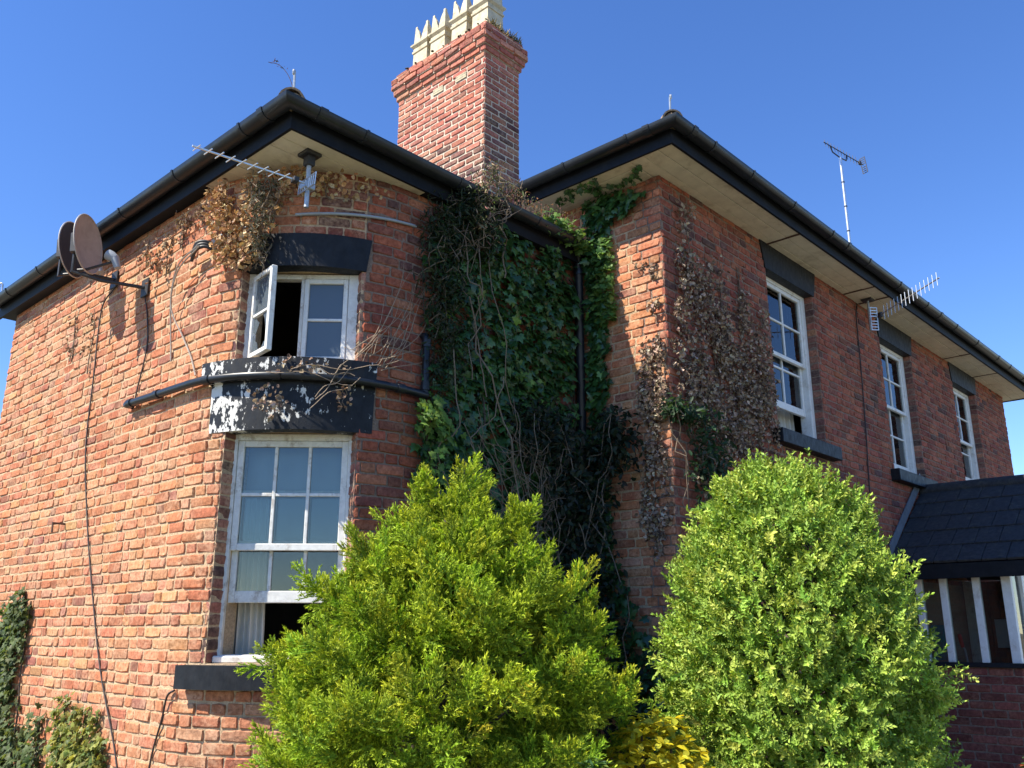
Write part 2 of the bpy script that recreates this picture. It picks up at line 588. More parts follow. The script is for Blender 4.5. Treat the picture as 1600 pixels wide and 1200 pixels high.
PAL = {
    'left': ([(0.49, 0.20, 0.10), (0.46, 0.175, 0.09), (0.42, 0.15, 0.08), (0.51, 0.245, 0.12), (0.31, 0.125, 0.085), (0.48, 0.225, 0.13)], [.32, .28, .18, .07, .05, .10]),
    'front': ([(0.34, 0.10, 0.055), (0.28, 0.08, 0.048), (0.21, 0.07, 0.05), (0.13, 0.06, 0.052), (0.36, 0.13, 0.075)], [.3, .3, .2, .1, .1]),  # darkened red: puts the shade past the turn into the brick colour
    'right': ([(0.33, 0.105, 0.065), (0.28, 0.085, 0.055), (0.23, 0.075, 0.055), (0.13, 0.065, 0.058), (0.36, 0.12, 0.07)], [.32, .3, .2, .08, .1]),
    'return': ([(0.46, 0.165, 0.09), (0.40, 0.13, 0.075), (0.33, 0.11, 0.07), (0.22, 0.09, 0.07), (0.48, 0.20, 0.11)], [.3, .3, .2, .1, .1]),
    'chimney': ([(0.47, 0.165, 0.115), (0.41, 0.135, 0.095), (0.50, 0.21, 0.14), (0.33, 0.115, 0.09)], [.35, .3, .15, .2]),
    'soot_shade': ([(0.30, 0.125, 0.09), (0.20, 0.09, 0.075), (0.12, 0.065, 0.06), (0.38, 0.17, 0.11)], [.35, .25, .2, .2]),  # sooty chimney bricks; on window jambs it stands in for shade
    'porch': ([(0.20, 0.065, 0.05), (0.17, 0.055, 0.045), (0.23, 0.08, 0.06)], [.4, .3, .3]),
}

def brick(W, u0, u1, z0, z1, pal, wall, proud=None, rough=1.0, joint=0.0055, depth=0.03):
    uc = (u0 + u1) / 2
    t, n = W.frame(uc)
    o = W.P(uc)
    hw, hh = (u1 - u0) / 2 - joint, (z1 - z0) / 2 - joint * 0.95
    if hw < 0.012: return
    zc = (z0 + z1) / 2
    base = [(-1, -1), (0, -1), (1, -1), (1, 0), (1, 1), (0, 1), (-1, 1), (-1, 0)]
    J = rng.normal(0, 1, (8, 2)) * 0.0016 * rough
    pr = (rng.uniform(-0.002, 0.005) * rough) if proud is None else proud
    tl = rng.normal(0, 0.0016, 2) * rough
    bev = rng.uniform(0.004, 0.008)
    rows = []
    for k, (a, b) in enumerate(base):
        rows.append((a * hw + J[k, 0], b * hh + J[k, 1], -depth))
    for k, (a, b) in enumerate(base):
        c = 0.93 if (a and b) else 1.0
        rows.append((a * hw * c + J[k, 0] , b * hh * c + J[k, 1], pr - bev * 0.9))
    for k, (a, b) in enumerate(base):
        x, y = a * (hw - bev * (1.4 if a and b else 1)) + J[k, 0], b * (hh - bev * (1.4 if a and b else 1)) + J[k, 1]
        rows.append((x, y, pr + tl[0] * a + tl[1] * b + rng.normal(0, 0.0009) * rough))
    rows.append((0, 0, pr + rng.normal(0, 0.0015) * rough))
    A = np.array(rows)
    V = np.empty((25, 3))
    V[:, 0] = o.x + t.x * A[:, 0] + n.x * A[:, 2]
    V[:, 1] = o.y + t.y * A[:, 0] + n.y * A[:, 2]
    V[:, 2] = zc + A[:, 1]
    cols, w = PAL[pal]
    c = np.array(cols[rng.choice(len(cols), p=w)]) * rng.uniform(0.86, 1.14) * (1 + rng.normal(0, 0.04, 3))
    BRICKS.append((V, c, (o.x, o.y, zc), (n.x, n.y), wall, (2 * hw, 2 * hh)))

def lay(W, u0, u1, z0, z1, excl, palf, wall, zo=ZO, co=CO, st=0.225, hd=0.112, bond='flemish', **kw):
    k0 = int(math.ceil((z0 - zo) / co - 1e-6))
    k = k0
    while zo + (k + 1) * co <= z1 + 0.045:
        za, zb = zo + k * co, min(zo + (k + 1) * co, z1)
        zm = (za + zb) / 2
        if zb - za < 0.03: break
        cut = [(a, b) for a, b, c, d in excl if c < zm < d]
        if bond == 'flemish':
            x = u0 - (0 if k % 2 == 0 else (st + hd) / 2) - rng.uniform(0, 0.02)
            seq = 0
        elif bond == 'stretcher':
            x = u0 - (0 if k % 2 == 0 else st / 2); seq = 0
        else:
            x = u0 - (0 if k % 2 == 0 else st / 2); seq = 0
        while x < u1:
            if bond == 'flemish':
                L = (st if seq % 2 == 0 else hd) * rng.uniform(0.93, 1.07)
                if rng.random() < 0.06: L = st if L < 0.15 else hd
            else:
                L = st * rng.uniform(0.985, 1.015)
                if bond == 'garden' and k % 4 == 0: L *= 0.5
            seq += 1
            parts = [(max(x, u0), min(x + L, u1))]
            for a, b in cut:
                q = []
                for p0, p1 in parts:
                    if p1 <= a or p0 >= b: q.append((p0, p1))
                    else:
                        if p0 < a: q.append((p0, a))
                        if p1 > b: q.append((b, p1))
                parts = q
            for p0, p1 in parts:
                if p1 - p0 > 0.028:
                    dz = rng.normal(0, 0.0012)
                    brick(W, p0, p1, za + dz, zb + dz, palf((p0 + p1) / 2, zm), wall, **kw)
            x += L
        k += 1

# ------------------------------------------------------------------ openings of the rounded corner
TW0, TW1 = 20.0, 69.0
lowW = (uth(TW0), uth(TW1), 1.46, 2.94)
uppW = (uth(21.5), uth(68.0), 3.41, 4.085)
bow_ex = [lowW, uppW,
          (uth(11.5), uth(75.5), 2.94, 3.26),     # lower lintel
          (uth(9.5), uth(74.5), 3.26, 3.41),      # upper sill
          (uth(17), uth(71.5), 4.085, 4.31),      # upper lintel
          (uth(11.5), uth(77), 1.31, 1.46)]       # lower sill
us = [0, Bow.L1] + [uth(a) for a in range(5, 90, 5)] + [Bow.L1 + Bow.L2, Bow.L, lowW[0], lowW[1], uppW[0], uppW[1]]
mb = MB()
usa = [u for u in us if u <= uth(69.01)] + [uth(69.0)]
usb = [u for u in us if u > uth(69.01)] + [uth(69.0)]
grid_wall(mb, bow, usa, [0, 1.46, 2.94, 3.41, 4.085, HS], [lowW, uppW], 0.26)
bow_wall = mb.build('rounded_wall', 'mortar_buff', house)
lay(bow, 0, uth(69.0), 0.0, HS, bow_ex, lambda u, z: 'left' if u < uth(50) else 'front', 'left')  # front palette past the turn: shade put into the brick colour
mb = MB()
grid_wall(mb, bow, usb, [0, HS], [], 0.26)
recess_wall = mb.build('recess_wall', 'mortar_grey', house)  # same wall; darker mortar and bricks put its shade into the colour
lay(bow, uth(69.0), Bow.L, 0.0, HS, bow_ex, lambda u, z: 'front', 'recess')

# brick jambs of the two openings
class Jamb(Flat):
    pass
def jamb(W, u, side, z0, z1, depth, pal, wall, zo=ZO):
    t, n = W.frame(u)
    p = W.P(u)
    # looking at the face inside the opening: side=+1 is the left jamb (faces along +t)
    if side > 0: f = Jamb(p.x, p.y, (-n.x, -n.y), (t.x, t.y), depth)
    else: f = Jamb(p.x - n.x * depth, p.y - n.y * depth, (n.x, n.y), (-t.x, -t.y), depth)
    k = int(math.ceil((z0 - zo) / CO - 1e-6))
    while zo + k * CO < z1 - 0.03:
        a, b = zo + k * CO, min(zo + (k + 1) * CO, z1)
        brick(f, 0, depth, a, b, 'soot_shade', wall, proud=0.003, joint=0.003)  # dark palette puts the shade of the reveal into the brick colour
        k += 1
for op in (lowW, uppW):
    jamb(bow, op[0], 1, op[2], op[3], 0.135, 'front', 'left')
    jamb(bow, op[1], -1, op[2], op[3], 0.135, 'front', 'left')

# ------------------------------------------------------------------ taller wing
side_w = Flat(XR, 9.6, (0, -1), (-1, 0), 9.6 - YR)
front_w = Flat(XR, YR, (1, 0), (0, -1), XE - XR)
WC = (8.22, 11.13, 13.85)
RZ0, RZ1 = 3.485, 5.135
rh = [(c - 0.525 - XR, c + 0.525 - XR, RZ0, RZ1) for c in WC]
door_h = (11.15 - XR, 12.15 - XR, 0.12, 2.15)
mb = MB()
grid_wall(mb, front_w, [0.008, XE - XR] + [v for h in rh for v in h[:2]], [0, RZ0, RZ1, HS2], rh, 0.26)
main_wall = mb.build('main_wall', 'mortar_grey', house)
mb = MB()
grid_wall(mb, side_w, [0, side_w.L - 0.262], [0, HS2], [], 0.26)
side_wall = mb.build('return_wall', 'mortar_buff', house)
mb = MB()
mb.box(XL + 0.262, XR - 0.002, YE - 0.24, YE - 0.002, 0, HS)
mb.box(XR + 0.002, XE, 9.64, 9.88, 0, HS2)
mb.box(XE - 0.24, XE - 0.002, YR + 0.262, 9.638, 0, HS2)
mb.build('rear_wall', 'brick_plain', house)
ex = list(rh)
for c in WC:
    for i in range(4):
        za, zb = 5.135 + i * 0.075, 5.135 + (i + 1) * 0.075
        e = 0.545 + 0.075 * (i + 0.5) / 4
        ex.append((c - e - XR, c + e - XR, za, zb))
    ex.append((c - 0.66 - XR, c + 0.66 - XR, 3.335, 3.485))
ex.append((10.25 - XR, 12.65 - XR, 0, 2.2))
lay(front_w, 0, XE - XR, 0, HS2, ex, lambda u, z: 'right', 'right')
lay(side_w, 9.6 - 5.9, side_w.L, 0, HS2, [], lambda u, z: 'left' if z < 5.0 else 'return', 'return')  # paler bricks paint the sunlit part, darker ones the eave shadow
for h in rh:
    jamb(front_w, h[0], 1, h[2], h[3], 0.10, 'right', 'right')
    jamb(front_w, h[1], -1, h[2], h[3], 0.10, 'right', 'right')

# ------------------------------------------------------------------ chimney
CX0, CX1, CY0, CY1 = 5.935, 6.50, 5.912, 7.374
chimney = MB()
chimney.box(CX0 + 0.008, CX1 - 0.008, CY0 + 0.008, CY1 - 0.008, 5.2, 8.02)
for (z0, z1, e) in ((7.80, 7.872, 0.018), (7.872, 7.945, 0.045), (7.945, 8.10, 0.068), (8.10, 8.17, 0.02)):
    chimney.box(CX0 - e + 0.012, CX1 + e - 0.012, CY0 - e + 0.012, CY1 + e - 0.012, z0, z1)
chimney = chimney.build('chimney', 'mortar_pale', house)
CZ = 5.2
def chim_faces(e=0.0):
    return (Flat(CX0 - e, CY1 + e, (0, -1), (-1, 0), CY1 - CY0 + 2 * e), Flat(CX0 - e, CY0 - e, (1, 0), (0, -1), CX1 - CX0 + 2 * e),
            Flat(CX1 + e, CY0 - e, (0, 1), (1, 0), CY1 - CY0 + 2 * e), Flat(CX1 + e, CY1 + e, (-1, 0), (0, 1), CX1 - CX0 + 2 * e))
vents = [(0.62, 0.80, 7.60, 7.67), (1.00, 1.18, 7.60, 7.67)]
for i, f in enumerate(chim_faces()):
    lay(f, 0, f.L, 5.30, 7.80, vents if i == 0 else [], lambda u, z, i=i: ('soot_shade' if (z < 6.75 + 0.15 * math.sin(u * 3)) or i == 1 and z < 7.2 else 'chimney'), 'chimney', zo=5.2, co=0.0722, st=0.236, bond='stretcher', joint=0.008, rough=0.7)
for (z0, e, ncs) in ((7.80, 0.020, 1), (7.8722, 0.047, 1), (7.9444, 0.070, 2), (8.0888, 0.03, 1)):
    for f in chim_faces(e):
        lay(f, 0, f.L, z0, z0 + ncs * 0.0722, [], lambda u, z: 'chimney', 'chimney', zo=z0, co=0.0722, st=0.236, bond='stretcher', joint=0.004, rough=1.8 if z0 > 7.9 else 1.0)

# ------------------------------------------------------------------ porch dwarf wall bricks
PX0, PX1, PY0, PZS = 10.20, 12.60, 2.555, 1.30
pf = (Flat(PX0, YR - 0.01, (0, -1), (-1, 0), YR - PY0 - 0.01), Flat(PX0, PY0, (1, 0), (0, -1), PX1 - PX0))
for f in pf:
    lay(f, 0, f.L, 0, PZS, [], lambda u, z: 'porch', 'porch', zo=0.0, co=0.0813, st=0.235, bond='stretcher', rough=0.5, joint=0.005)

# ------------------------------------------------------------------ link the bricks: the 300 that show largest one by one, the rest as one part per owner
def shown(b):
    x, y, z = project(b[2])
    if z < 0.5 or x < -20 or x > 1620 or y < -20 or y > 1220: return 0.0
    v = np.array([-b[2][0], -b[2][1], EYE - b[2][2]]); v /= np.linalg.norm(v)
    f = v[0] * b[3][0] + v[1] * b[3][1]
    if f <= 0.05: return 0.0
    if b[4] == 'porch' and x < 1480: return 0.0
    if 400 < x < 980 and y > 720: return 0.0       # behind the golden conifer
    if 640 < x < 930: return 0.0                   # behind the ivy
    if x > 1030 and y > 720 and b[4] != 'porch': return 0.0
    return b[5][0] * b[5][1] * f / (z * z)
order = sorted((i for i in range(len(BRICKS)) if BRICKS[i][4] != 'porch' and BRICKS[i][4] != 'chimney'), key=lambda i: -shown(BRICKS[i]))
single = set(order[:270])
chs = sorted((i for i in range(len(BRICKS)) if BRICKS[i][4] == 'chimney'), key=lambda i: -shown(BRICKS[i]))
single_ch = set(chs[:30])
pidx = [i for i in range(len(BRICKS)) if BRICKS[i][4] == 'porch']
# owners of the remaining bricks
OWNER = {'left': bow_wall, 'right': main_wall, 'chimney': chimney}
BMAT = {'left': 'brick_weathered', 'right': 'brick_red', 'chimney': 'brick_chimney', 'porch': 'brick_red'}
BF_IDX = np.array([i for f in BRF for i in f]); BF_TOT = np.array([len(f) for f in BRF]); BF_ST = np.concatenate([[0], np.cumsum(BF_TOT)[:-1]])

def link_bricks(idx, parent, mat, name='brick'):
    for i in idx:
        V, c, ctr = BRICKS[i][0], BRICKS[i][1], np.array(BRICKS[i][2])
        me = mesh_arrays('brick', V - ctr, BF_IDX, BF_ST, BF_TOT, mat, np.tile(c, (25, 1)))
        _link(bpy.data.objects.new(name, me), parent, ctr)

def join_bricks(idx, parent, mat, name='brickwork'):
    if not idx: return
    n = len(idx)
    V = np.concatenate([BRICKS[i][0] for i in idx])
    C = np.repeat(np.array([BRICKS[i][1] for i in idx]), 25, axis=0)
    F = (BF_IDX[None, :] + 25 * np.arange(n)[:, None]).ravel()
    T = np.tile(BF_TOT, n); S = np.concatenate([[0], np.cumsum(T)[:-1]])
    org = np.array(ORG[parent])
    me = mesh_arrays(name, V - org, F, S, T, mat, C)
    o = bpy.data.objects.new(name, me)
    _link(o, parent, org)
    return tag(o, kind='stuff')

link_bricks([i for i in single if BRICKS[i][4] == 'left'], bow_wall, 'brick_weathered')
link_bricks([i for i in single if BRICKS[i][4] == 'right'], main_wall, 'brick_red')
link_bricks(list(single_ch), chimney, 'brick_chimney')
join_bricks([i for i in range(len(BRICKS)) if BRICKS[i][4] == 'left' and i not in single], bow_wall, 'brick_weathered')
join_bricks([i for i in range(len(BRICKS)) if BRICKS[i][4] == 'right' and i not in single], main_wall, 'brick_red')
for key, own, mt in (('recess', recess_wall, 'brick_red'), ('return', side_wall, 'brick_weathered')):
    link_bricks([i for i in single if BRICKS[i][4] == key], own, mt)
    join_bricks([i for i in range(len(BRICKS)) if BRICKS[i][4] == key and i not in single], own, mt)
join_bricks([i for i in chs if i not in single_ch], chimney, 'brick_chimney')

# ------------------------------------------------------------------ lintels and sills
def arc_block(mb, th0, th1, z0, z1, d0, d1, flare=0.0, n=14):
    """curved block following the rounded corner; flare widens the top"""
    vs, F = [], []
    for i in range(n + 1):
        for (z, fl) in ((z0, 0.0), (z1, flare)):
            a = (th0 - fl) + ((th1 + fl) - (th0 - fl)) * i / n
            for d in (d0, d1):
                t = R(a)
                p = BC - (RB + d) * Vector((math.cos(t), math.sin(t)))
                vs.append((p.x, p.y, z))
    for i in range(n):
        a, b = i * 4, i * 4 + 4
        F += [(a + 1, b + 1, b + 3, a + 3), (a, a + 2, b + 2, b), (a, b, b + 1, a + 1), (a + 2, a + 3, b + 3, b + 2)]
    F += [(0, 1, 3, 2), (n * 4, n * 4 + 2, n * 4 + 3, n * 4 + 1)]
    mb.add(vs, F)
mb = MB(); arc_block(mb, 12.5, 74.5, 2.925, 3.262, -0.10, 0.006, 0.6)
tag(mb.build('lintel', 'black_flaking', house), 'curved black lintel with flaking white paint above the tall lower window')
mb = MB(); arc_block(mb, 10.2, 74, 3.275, 3.40, -0.12, 0.075); arc_block(mb, 11, 73.4, 3.262, 3.278, -0.10, 0.03)
tag(mb.build('sill', 'black_flaking', house), 'curved black sill with flaking white paint under the small upper window')
mb = MB(); arc_block(mb, 19, 69.5, 4.075, 4.318, -0.10, 0.012, 1.8)
tag(mb.build('lintel', 'black_paint', house), 'curved black lintel over the small upper window')
mb = MB(); arc_block(mb, 12, 76.5, 1.312, 1.452, -0.12, 0.085)
tag(mb.build('sill', 'black_paint', house), 'cracked curved black sill under the tall lower window')
for c in WC:
    mb = MB()
    w0, w1 = 0.548, 0.622
    mb.prism([(c - w0, 5.128), (c + w0, 5.128), (c + w1, HS2 - 0.002), (c - w1, HS2 - 0.002)], YR - 0.010, YR + 0.14, lambda a, b, d: (a, d, b))
    mb.build('lintel', 'black_paint', house)
    mb = MB()
    mb.bbox(c - 0.655, c + 0.655, YR - 0.10, YR + 0.13, 3.34, 3.478, b=0.006)
    mb.build('sill', 'black_paint', house)

# ------------------------------------------------------------------ windows
def winM(origin, n):
    n = Vector((n[0], n[1], 0)).normalized()
    x = Vector((-n.y, n.x, 0))     # to the right seen from outside
    M = Matrix.Identity(4)
    M.col[0][:3] = x; M.col[1][:3] = -n; M.col[2][:3] = (0, 0, 1); M.col[3][:3] = origin
    return M

def rail_frame(mb, x0, x1, z0, z1, y0, y1, l, r, b, t, M, bv=0.004):
    mb.bbox(x0, x0 + l, y0, y1, z0, z1, M, bv)
    mb.bbox(x1 - r, x1, y0, y1, z0, z1, M, bv)
    mb.bbox(x0 + l, x1 - r, y0 + 0.001, y1 - 0.001, z0, z0 + b, M, bv)
    mb.bbox(x0 + l, x1 - r, y0 + 0.001, y1 - 0.001, z1 - t, z1, M, bv)

def sash(M, x0, x1, z0, z1, y, cols, rows, parent, mat='white_paint', pane='glass', st=0.042, b=0.06, t=0.045, bar=0.02, dep=0.04, name='sash', panemat=None, skip=()):
    mb = MB()
    rail_frame(mb, x0, x1, z0, z1, y, y + dep, st, st, b, t, M)
    s = mb.build(name, mat, parent)
    ix0, ix1, iz0, iz1 = x0 + st, x1 - st, z0 + b, z1 - t
    cw = (ix1 - ix0 - bar * (cols - 1)) / cols
    ch = (iz1 - iz0 - bar * (rows - 1)) / rows
    bm_ = MB()
    for i in range(1, cols):
        x = ix0 + i * cw + (i - 1) * bar
        bm_.bbox(x, x + bar, y + 0.006, y + dep - 0.006, iz0, iz1, M, 0.003)
    for j in range(1, rows):
        z = iz0 + j * ch + (j - 1) * bar
        for i in range(cols):
            x = ix0 + i * (cw + bar)
            bm_.bbox(x, x + cw, y + 0.007, y + dep - 0.007, z, z + bar, M, 0.003)
    if bm_.V:
        # the glazing bars belong to the sash: same mesh as its rails
        me = s.data
        import bmesh
        bm2 = bmesh.new(); bm2.from_mesh(me)
        off = np.array(ORG[s])
        vv = [bm2.verts.new(np.array(v) - off) for v in bm_.V]
        for f in bm_.F: bm2.faces.new([vv[i] for i in f])
        bmesh.ops.recalc_face_normals(bm2, faces=bm2.faces)
        bm2.to_mesh(me); bm2.free()
    panes = []
    for j in range(rows):
        for i in range(cols):
            if (i, j) in skip: continue
            x = ix0 + i * (cw + bar); z = iz0 + j * (ch + bar)
            p = MB(); p.box(x - 0.003, x + cw + 0.003, y + dep * 0.5, y + dep * 0.5 + 0.003, z - 0.003, z + ch + 0.003, M)
            panes.append(p.build('pane', panemat or pane, parent))
    return s, panes

# --- lower window of the rounded corner: box sash, lower sash pushed up
TH = 44.5
nW = Vector((-math.cos(R(TH)), -math.sin(R(TH))))
oW = BC + nW * (RB - 0.19)
M1 = winM((oW.x, oW.y, 1.46), nW)
hw = 0.425
mb = MB()
rail_frame(mb, -hw, hw, 0.0, 1.475, 0.0, 0.11, 0.055, 0.055, 0.05, 0.045, M1)
mb.bbox(-hw + 0.02, hw - 0.02, -0.05, 0.0, 0.0, 0.045, M1, 0.008)
win_low = mb.build('window', 'white_worn', house)
tag(win_low, 'tall white sash window with its lower sash pushed up')
ix = hw - 0.057
sash(M1, -ix, ix, 0.70, 1.428, 0.012, 3, 2, win_low, 'white_worn', b=0.045, t=0.04, bar=0.022)
sash(M1, -ix, ix, 0.37, 1.10, 0.056, 3, 2, win_low, 'white_worn', b=0.075, t=0.035, bar=0.022)

# --- upper window: casement pair, the left leaf swung out
oU = BC + nW * (RB - 0.155)
M2 = winM((oU.x, oU.y, 3.405), nW)
hu = 0.405
HU = 0.672
mb = MB()
rail_frame(mb, -hu, hu, 0.0, HU, 0.0, 0.07, 0.075, 0.085, 0.03, 0.035, M2)
mb.bbox(-0.012, 0.012, 0.004, 0.066, 0.03, HU - 0.035, M2, 0.003)
win_up = mb.build('window', 'white_worn', house)
tag(win_up, 'small white casement window with its left leaf swung open')
sash(M2, 0.014, hu - 0.087, 0.032, HU - 0.037, -0.006, 1, 2, win_up, 'white_paint', panemat='glass_frosted', st=0.032, b=0.034, t=0.034, bar=0.02, name='casement')
hinge = M2 @ Matrix.Translation((-hu + 0.077, -0.012, 0)) @ Matrix.Rotation(R(-52), 4, 'Z')
leaf, lp = sash(hinge, 0.0, 0.305, 0.032, HU - 0.037, -0.02, 1, 2, win_up, 'white_worn', panemat='glass_frosted', st=0.032, b=0.034, t=0.034, bar=0.02, name='casement', skip=((0, 0),))
tag(leaf, 'open casement leaf with a broken lower pane')
sh = MB()      # what is left of the broken pane
for poly in ([(0.03, 0.06), (0.13, 0.06), (0.10, 0.13), (0.05, 0.17), (0.03, 0.2)], [(0.03, 0.22), (0.07, 0.2), (0.12, 0.27), (0.03, 0.33)], [(0.16, 0.33), (0.275, 0.33), (0.275, 0.12), (0.23, 0.19), (0.2, 0.28)], [(0.16, 0.06), (0.275, 0.06), (0.275, 0.10), (0.21, 0.115)]):
    sh.prism(poly, 0.0, 0.003, lambda a, b, d: hinge @ Vector((a, d, b)))
tag(sh.build('broken_pane', 'glass_frosted', win_up), 'jagged remains of the broken pane')

# --- three sash windows of the tall wing
RWIN = []
for k, c in enumerate(WC):
    M = winM((c, YR + 0.095, RZ0), (0, -1))
    H = RZ1 - RZ0 + 0.01
    mb = MB()
    rail_frame(mb, -0.522, 0.522, 0.0, H, 0.0, 0.12, 0.085, 0.085, 0.05, 0.055, M)
    w = mb.build('window', 'white_paint', house)
    i = 0.522 - 0.087
    mid = H * 0.50
    up = (0.26, 0.03, 0.22)[k]
    sash(M, -i, i, mid, H - 0.057, 0.012, 2, 2, w, b=0.042, t=0.042, bar=0.022)
    sash(M, -i, i, 0.052 + up, mid + 0.045 + up, 0.058, 2, 2, w, b=0.075, t=0.04, bar=0.022)
    RWIN.append(w)

# ------------------------------------------------------------------ rooms behind the windows
mb = MB()
mb.box(XL + 0.27, XR, 6.9, 6.95, 0, HS)                         # cross wall
mb.box(XL + 0.56, XR - 0.01, YF + 0.56, 6.89, 3.10, 3.2)        # upper floor
mb.box(XR + 0.28, XE - 0.26, 6.2, 6.25, 0, HS2)
mb.box(XR + 0.28, XE - 0.26, YR + 0.28, 6.19, 2.85, 2.95)
for x in (9.7, 12.5):
    mb.box(x, x + 0.1, YR + 0.28, 6.19, 2.96, HS2 - 0.01)
mb.build('inner_wall', 'interior', house)
mb = MB()
mb.box(XL + 0.06, XR + 0.02, YF + 0.06, YE + 0.1, HS + 0.03, HS + 0.05)
mb.box(XR + 0.03, XE - 0.1, YR + 0.1, 9.7, HS2 + 0.03, HS2 + 0.05)
mb.build('ceiling', 'plaster', house)

def curtain(M, x0, x1, z0, z1, y, label, folds=6, amp=0.022, group=None):
    mb = MB()
    n = folds * 8
    vs, F = [], []
    for i in range(n + 1):
        t = i / n
        x = x0 + (x1 - x0) * t
        yy = y + amp * math.sin(t * folds * 2 * math.pi) + 0.008 * math.sin(t * 17)
        for z, k in ((z0, 1.0), (z1, 0.8)):
            for d in (0.0, 0.004):
                vs.append(M @ Vector((x0 + (x - x0) * k, yy + d, z)))
    for i in range(n):
        a, b = i * 4, i * 4 + 4
        F += [(a, b, b + 2, a + 2), (a + 1, a + 3, b + 3, b + 1), (a, a + 1, b + 1, b), (a + 2, b + 2, b + 3, a + 3)]
    F += [(0, 2, 3, 1), (n * 4, n * 4 + 1, n * 4 + 3, n * 4 + 2)]
    mb.add(vs, F)
    return tag(mb.build('curtain', 'curtain', None, smooth=False), label, 'curtain', group)
curtain(M1, -0.40, -0.15, 0.0, 1.50, 0.22, 'pale curtain hanging inside the left edge of the tall lower window')
mb = MB()
mb.box(-0.39, 0.39, 0.175, 0.180, 1.08, 1.44, M1)
mb.tube([M1 @ Vector((-0.39, 0.178, 1.08)), M1 @ Vector((0.39, 0.178, 1.08))], 0.009, 8)
tag(mb.build('roller_blind', 'blind', None), 'pale blue roller blind drawn across the top of the tall lower window', 'blind')
for k, c in enumerate(WC):
    M = winM((c, YR + 0.095, RZ0), (0, -1))
    curtain(M, 0.12, 0.50, 0.0, 1.62, 0.24, ('white curtain inside the tall wing window nearest the dead ivy', 'white curtain inside the tall wing window above the porch ridge', 'white curtain inside the farthest window of the tall wing')[k], 4, 0.03, 'curtains in the tall wing windows')

# ------------------------------------------------------------------ eaves: soffit boards, fascia, gutters
def board(x0, x1, y0, y1, z, parent, th=0.012, mat='soffit_cream'):
    mb = MB(); z += rng.uniform(-0.003, 0.002); mb.bbox(x0 + 0.0025, x1 - 0.0025, y0 + 0.0025, y1 - 0.0025, z, z + th, b=0.003)
    return mb.build('soffit_board', mat, parent)

def empty_part(mbx, name, mat, parent):
    return mbx.build(name, mat, parent)

def half_round(cx, cz, r, t=0.005, n=12):
    o = [(cx + r * math.cos(math.pi + math.pi * k / n), cz + r * math.sin(math.pi + math.pi * k / n)) for k in range(n + 1)]
    i = [(cx + (r - t) * math.cos(math.pi + math.pi * k / n), cz + (r - t) * math.sin(math.pi + math.pi * k / n)) for k in range(n, -1, -1)]
    return o + i

def eaves(name_label, path, h, parent, bracket_at, fascia_h=0.13):
    mb = MB(); mb.add(*sweep([(x, y, h) for x, y in path], [(0.0, -0.018), (0.022, -0.018), (0.022, fascia_h), (0.0, fascia_h)]))
    mb.build('fascia', 'fascia_black', parent)
    mb = MB(); mb.add(*sweep([(x, y, h) for x, y in path], half_round(0.090, 0.140, 0.064)))
    gt = mb.build('gutter', 'gutter_plastic', parent, smooth=True)
    # collars and brackets wrap under the gutter
    for (x, y, dx, dy, w) in bracket_at:
        d = Vector((dx, dy, 0))
        p = Vector((x, y, h))
        m2 = MB(); m2.add(*sweep([p - d * w, p + d * w], half_round(0.090, 0.142, 0.071, 0.0065)))
        m2.build('gutter_bracket', 'gutter_plastic', gt)
    return gt

ex0, ey0 = XL - OV, YF - OV
pathL = [(ex0, YE + 0.22), (ex0, ey0), (XR - 0.01, ey0)]
brL = [(ex0, ey0 + s, 0, -1, w) for s, w in ((0.16, 0.03), (0.42, 0.012), (1.35, 0.012), (2.25, 0.012), (3.1, 0.03), (4.0, 0.012), (4.8, 0.012))] + [(ex0 + s, ey0, 1, 0, w) for s, w in ((0.14, 0.03), (0.5, 0.012), (1.4, 0.012), (2.3, 0.012))]
gutL = eaves('left', pathL, HS, house, brL)
sof = MB(); sof.bbox(ex0 + 0.004, XL + 0.10, YF + RB + 0.002, YE + 0.2, HS + 0.022, HS + 0.03, b=0.001)
soffit_l = sof.build('soffit', 'soffit_cream', house)
bw = 0.138
y = ey0 + 0.002
while y < YF + RB - 0.01:
    board(ex0 + 0.002, XL + RB + 0.05, y, min(y + bw, YF + RB), HS - 0.004, soffit_l)
    y += bw
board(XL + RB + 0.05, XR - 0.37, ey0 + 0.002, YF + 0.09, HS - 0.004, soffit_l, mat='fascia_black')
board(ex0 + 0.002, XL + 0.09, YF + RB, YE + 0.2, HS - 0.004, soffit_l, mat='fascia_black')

fx0, fy0 = XR - OV2, YR - OV2
pathR = [(fx0, 5.9), (fx0, fy0), (XE + 0.34, fy0), (XE + 0.34, 9.9)]
brR = [(fx0, fy0 + s, 0, -1, w) for s, w in ((0.14, 0.03), (0.34, 0.012), (1.0, 0.012), (1.65, 0.012))]
brR += [(fx0 + s, fy0, 1, 0, w) for s, w in ((0.14, 0.03), (0.45, 0.012), (1.1, 0.012), (1.9, 0.012), (2.75, 0.012), (3.15, 0.03), (3.7, 0.012), (4.6, 0.012), (5.5, 0.012), (6.0, 0.03), (6.6, 0.012), (7.5, 0.012), (8.5, 0.03), (9.1, 0.012), (9.9, 0.03), (10.6, 0.012))]
gutR = eaves('right', pathR, HS2, house, brR)
sof = MB(); sof.bbox(XE + 0.002, XE + 0.338, YR, 9.8, HS2 - 0.004, HS2 + 0.008, b=0.001)
soffit_r = sof.build('soffit', 'soffit_cream', house)
segs = [fx0 + 0.002, 7.75, 9.62, 10.05, 13.05, 14.35, XE + 0.338]
w3 = (OV2 + 0.06) / 3
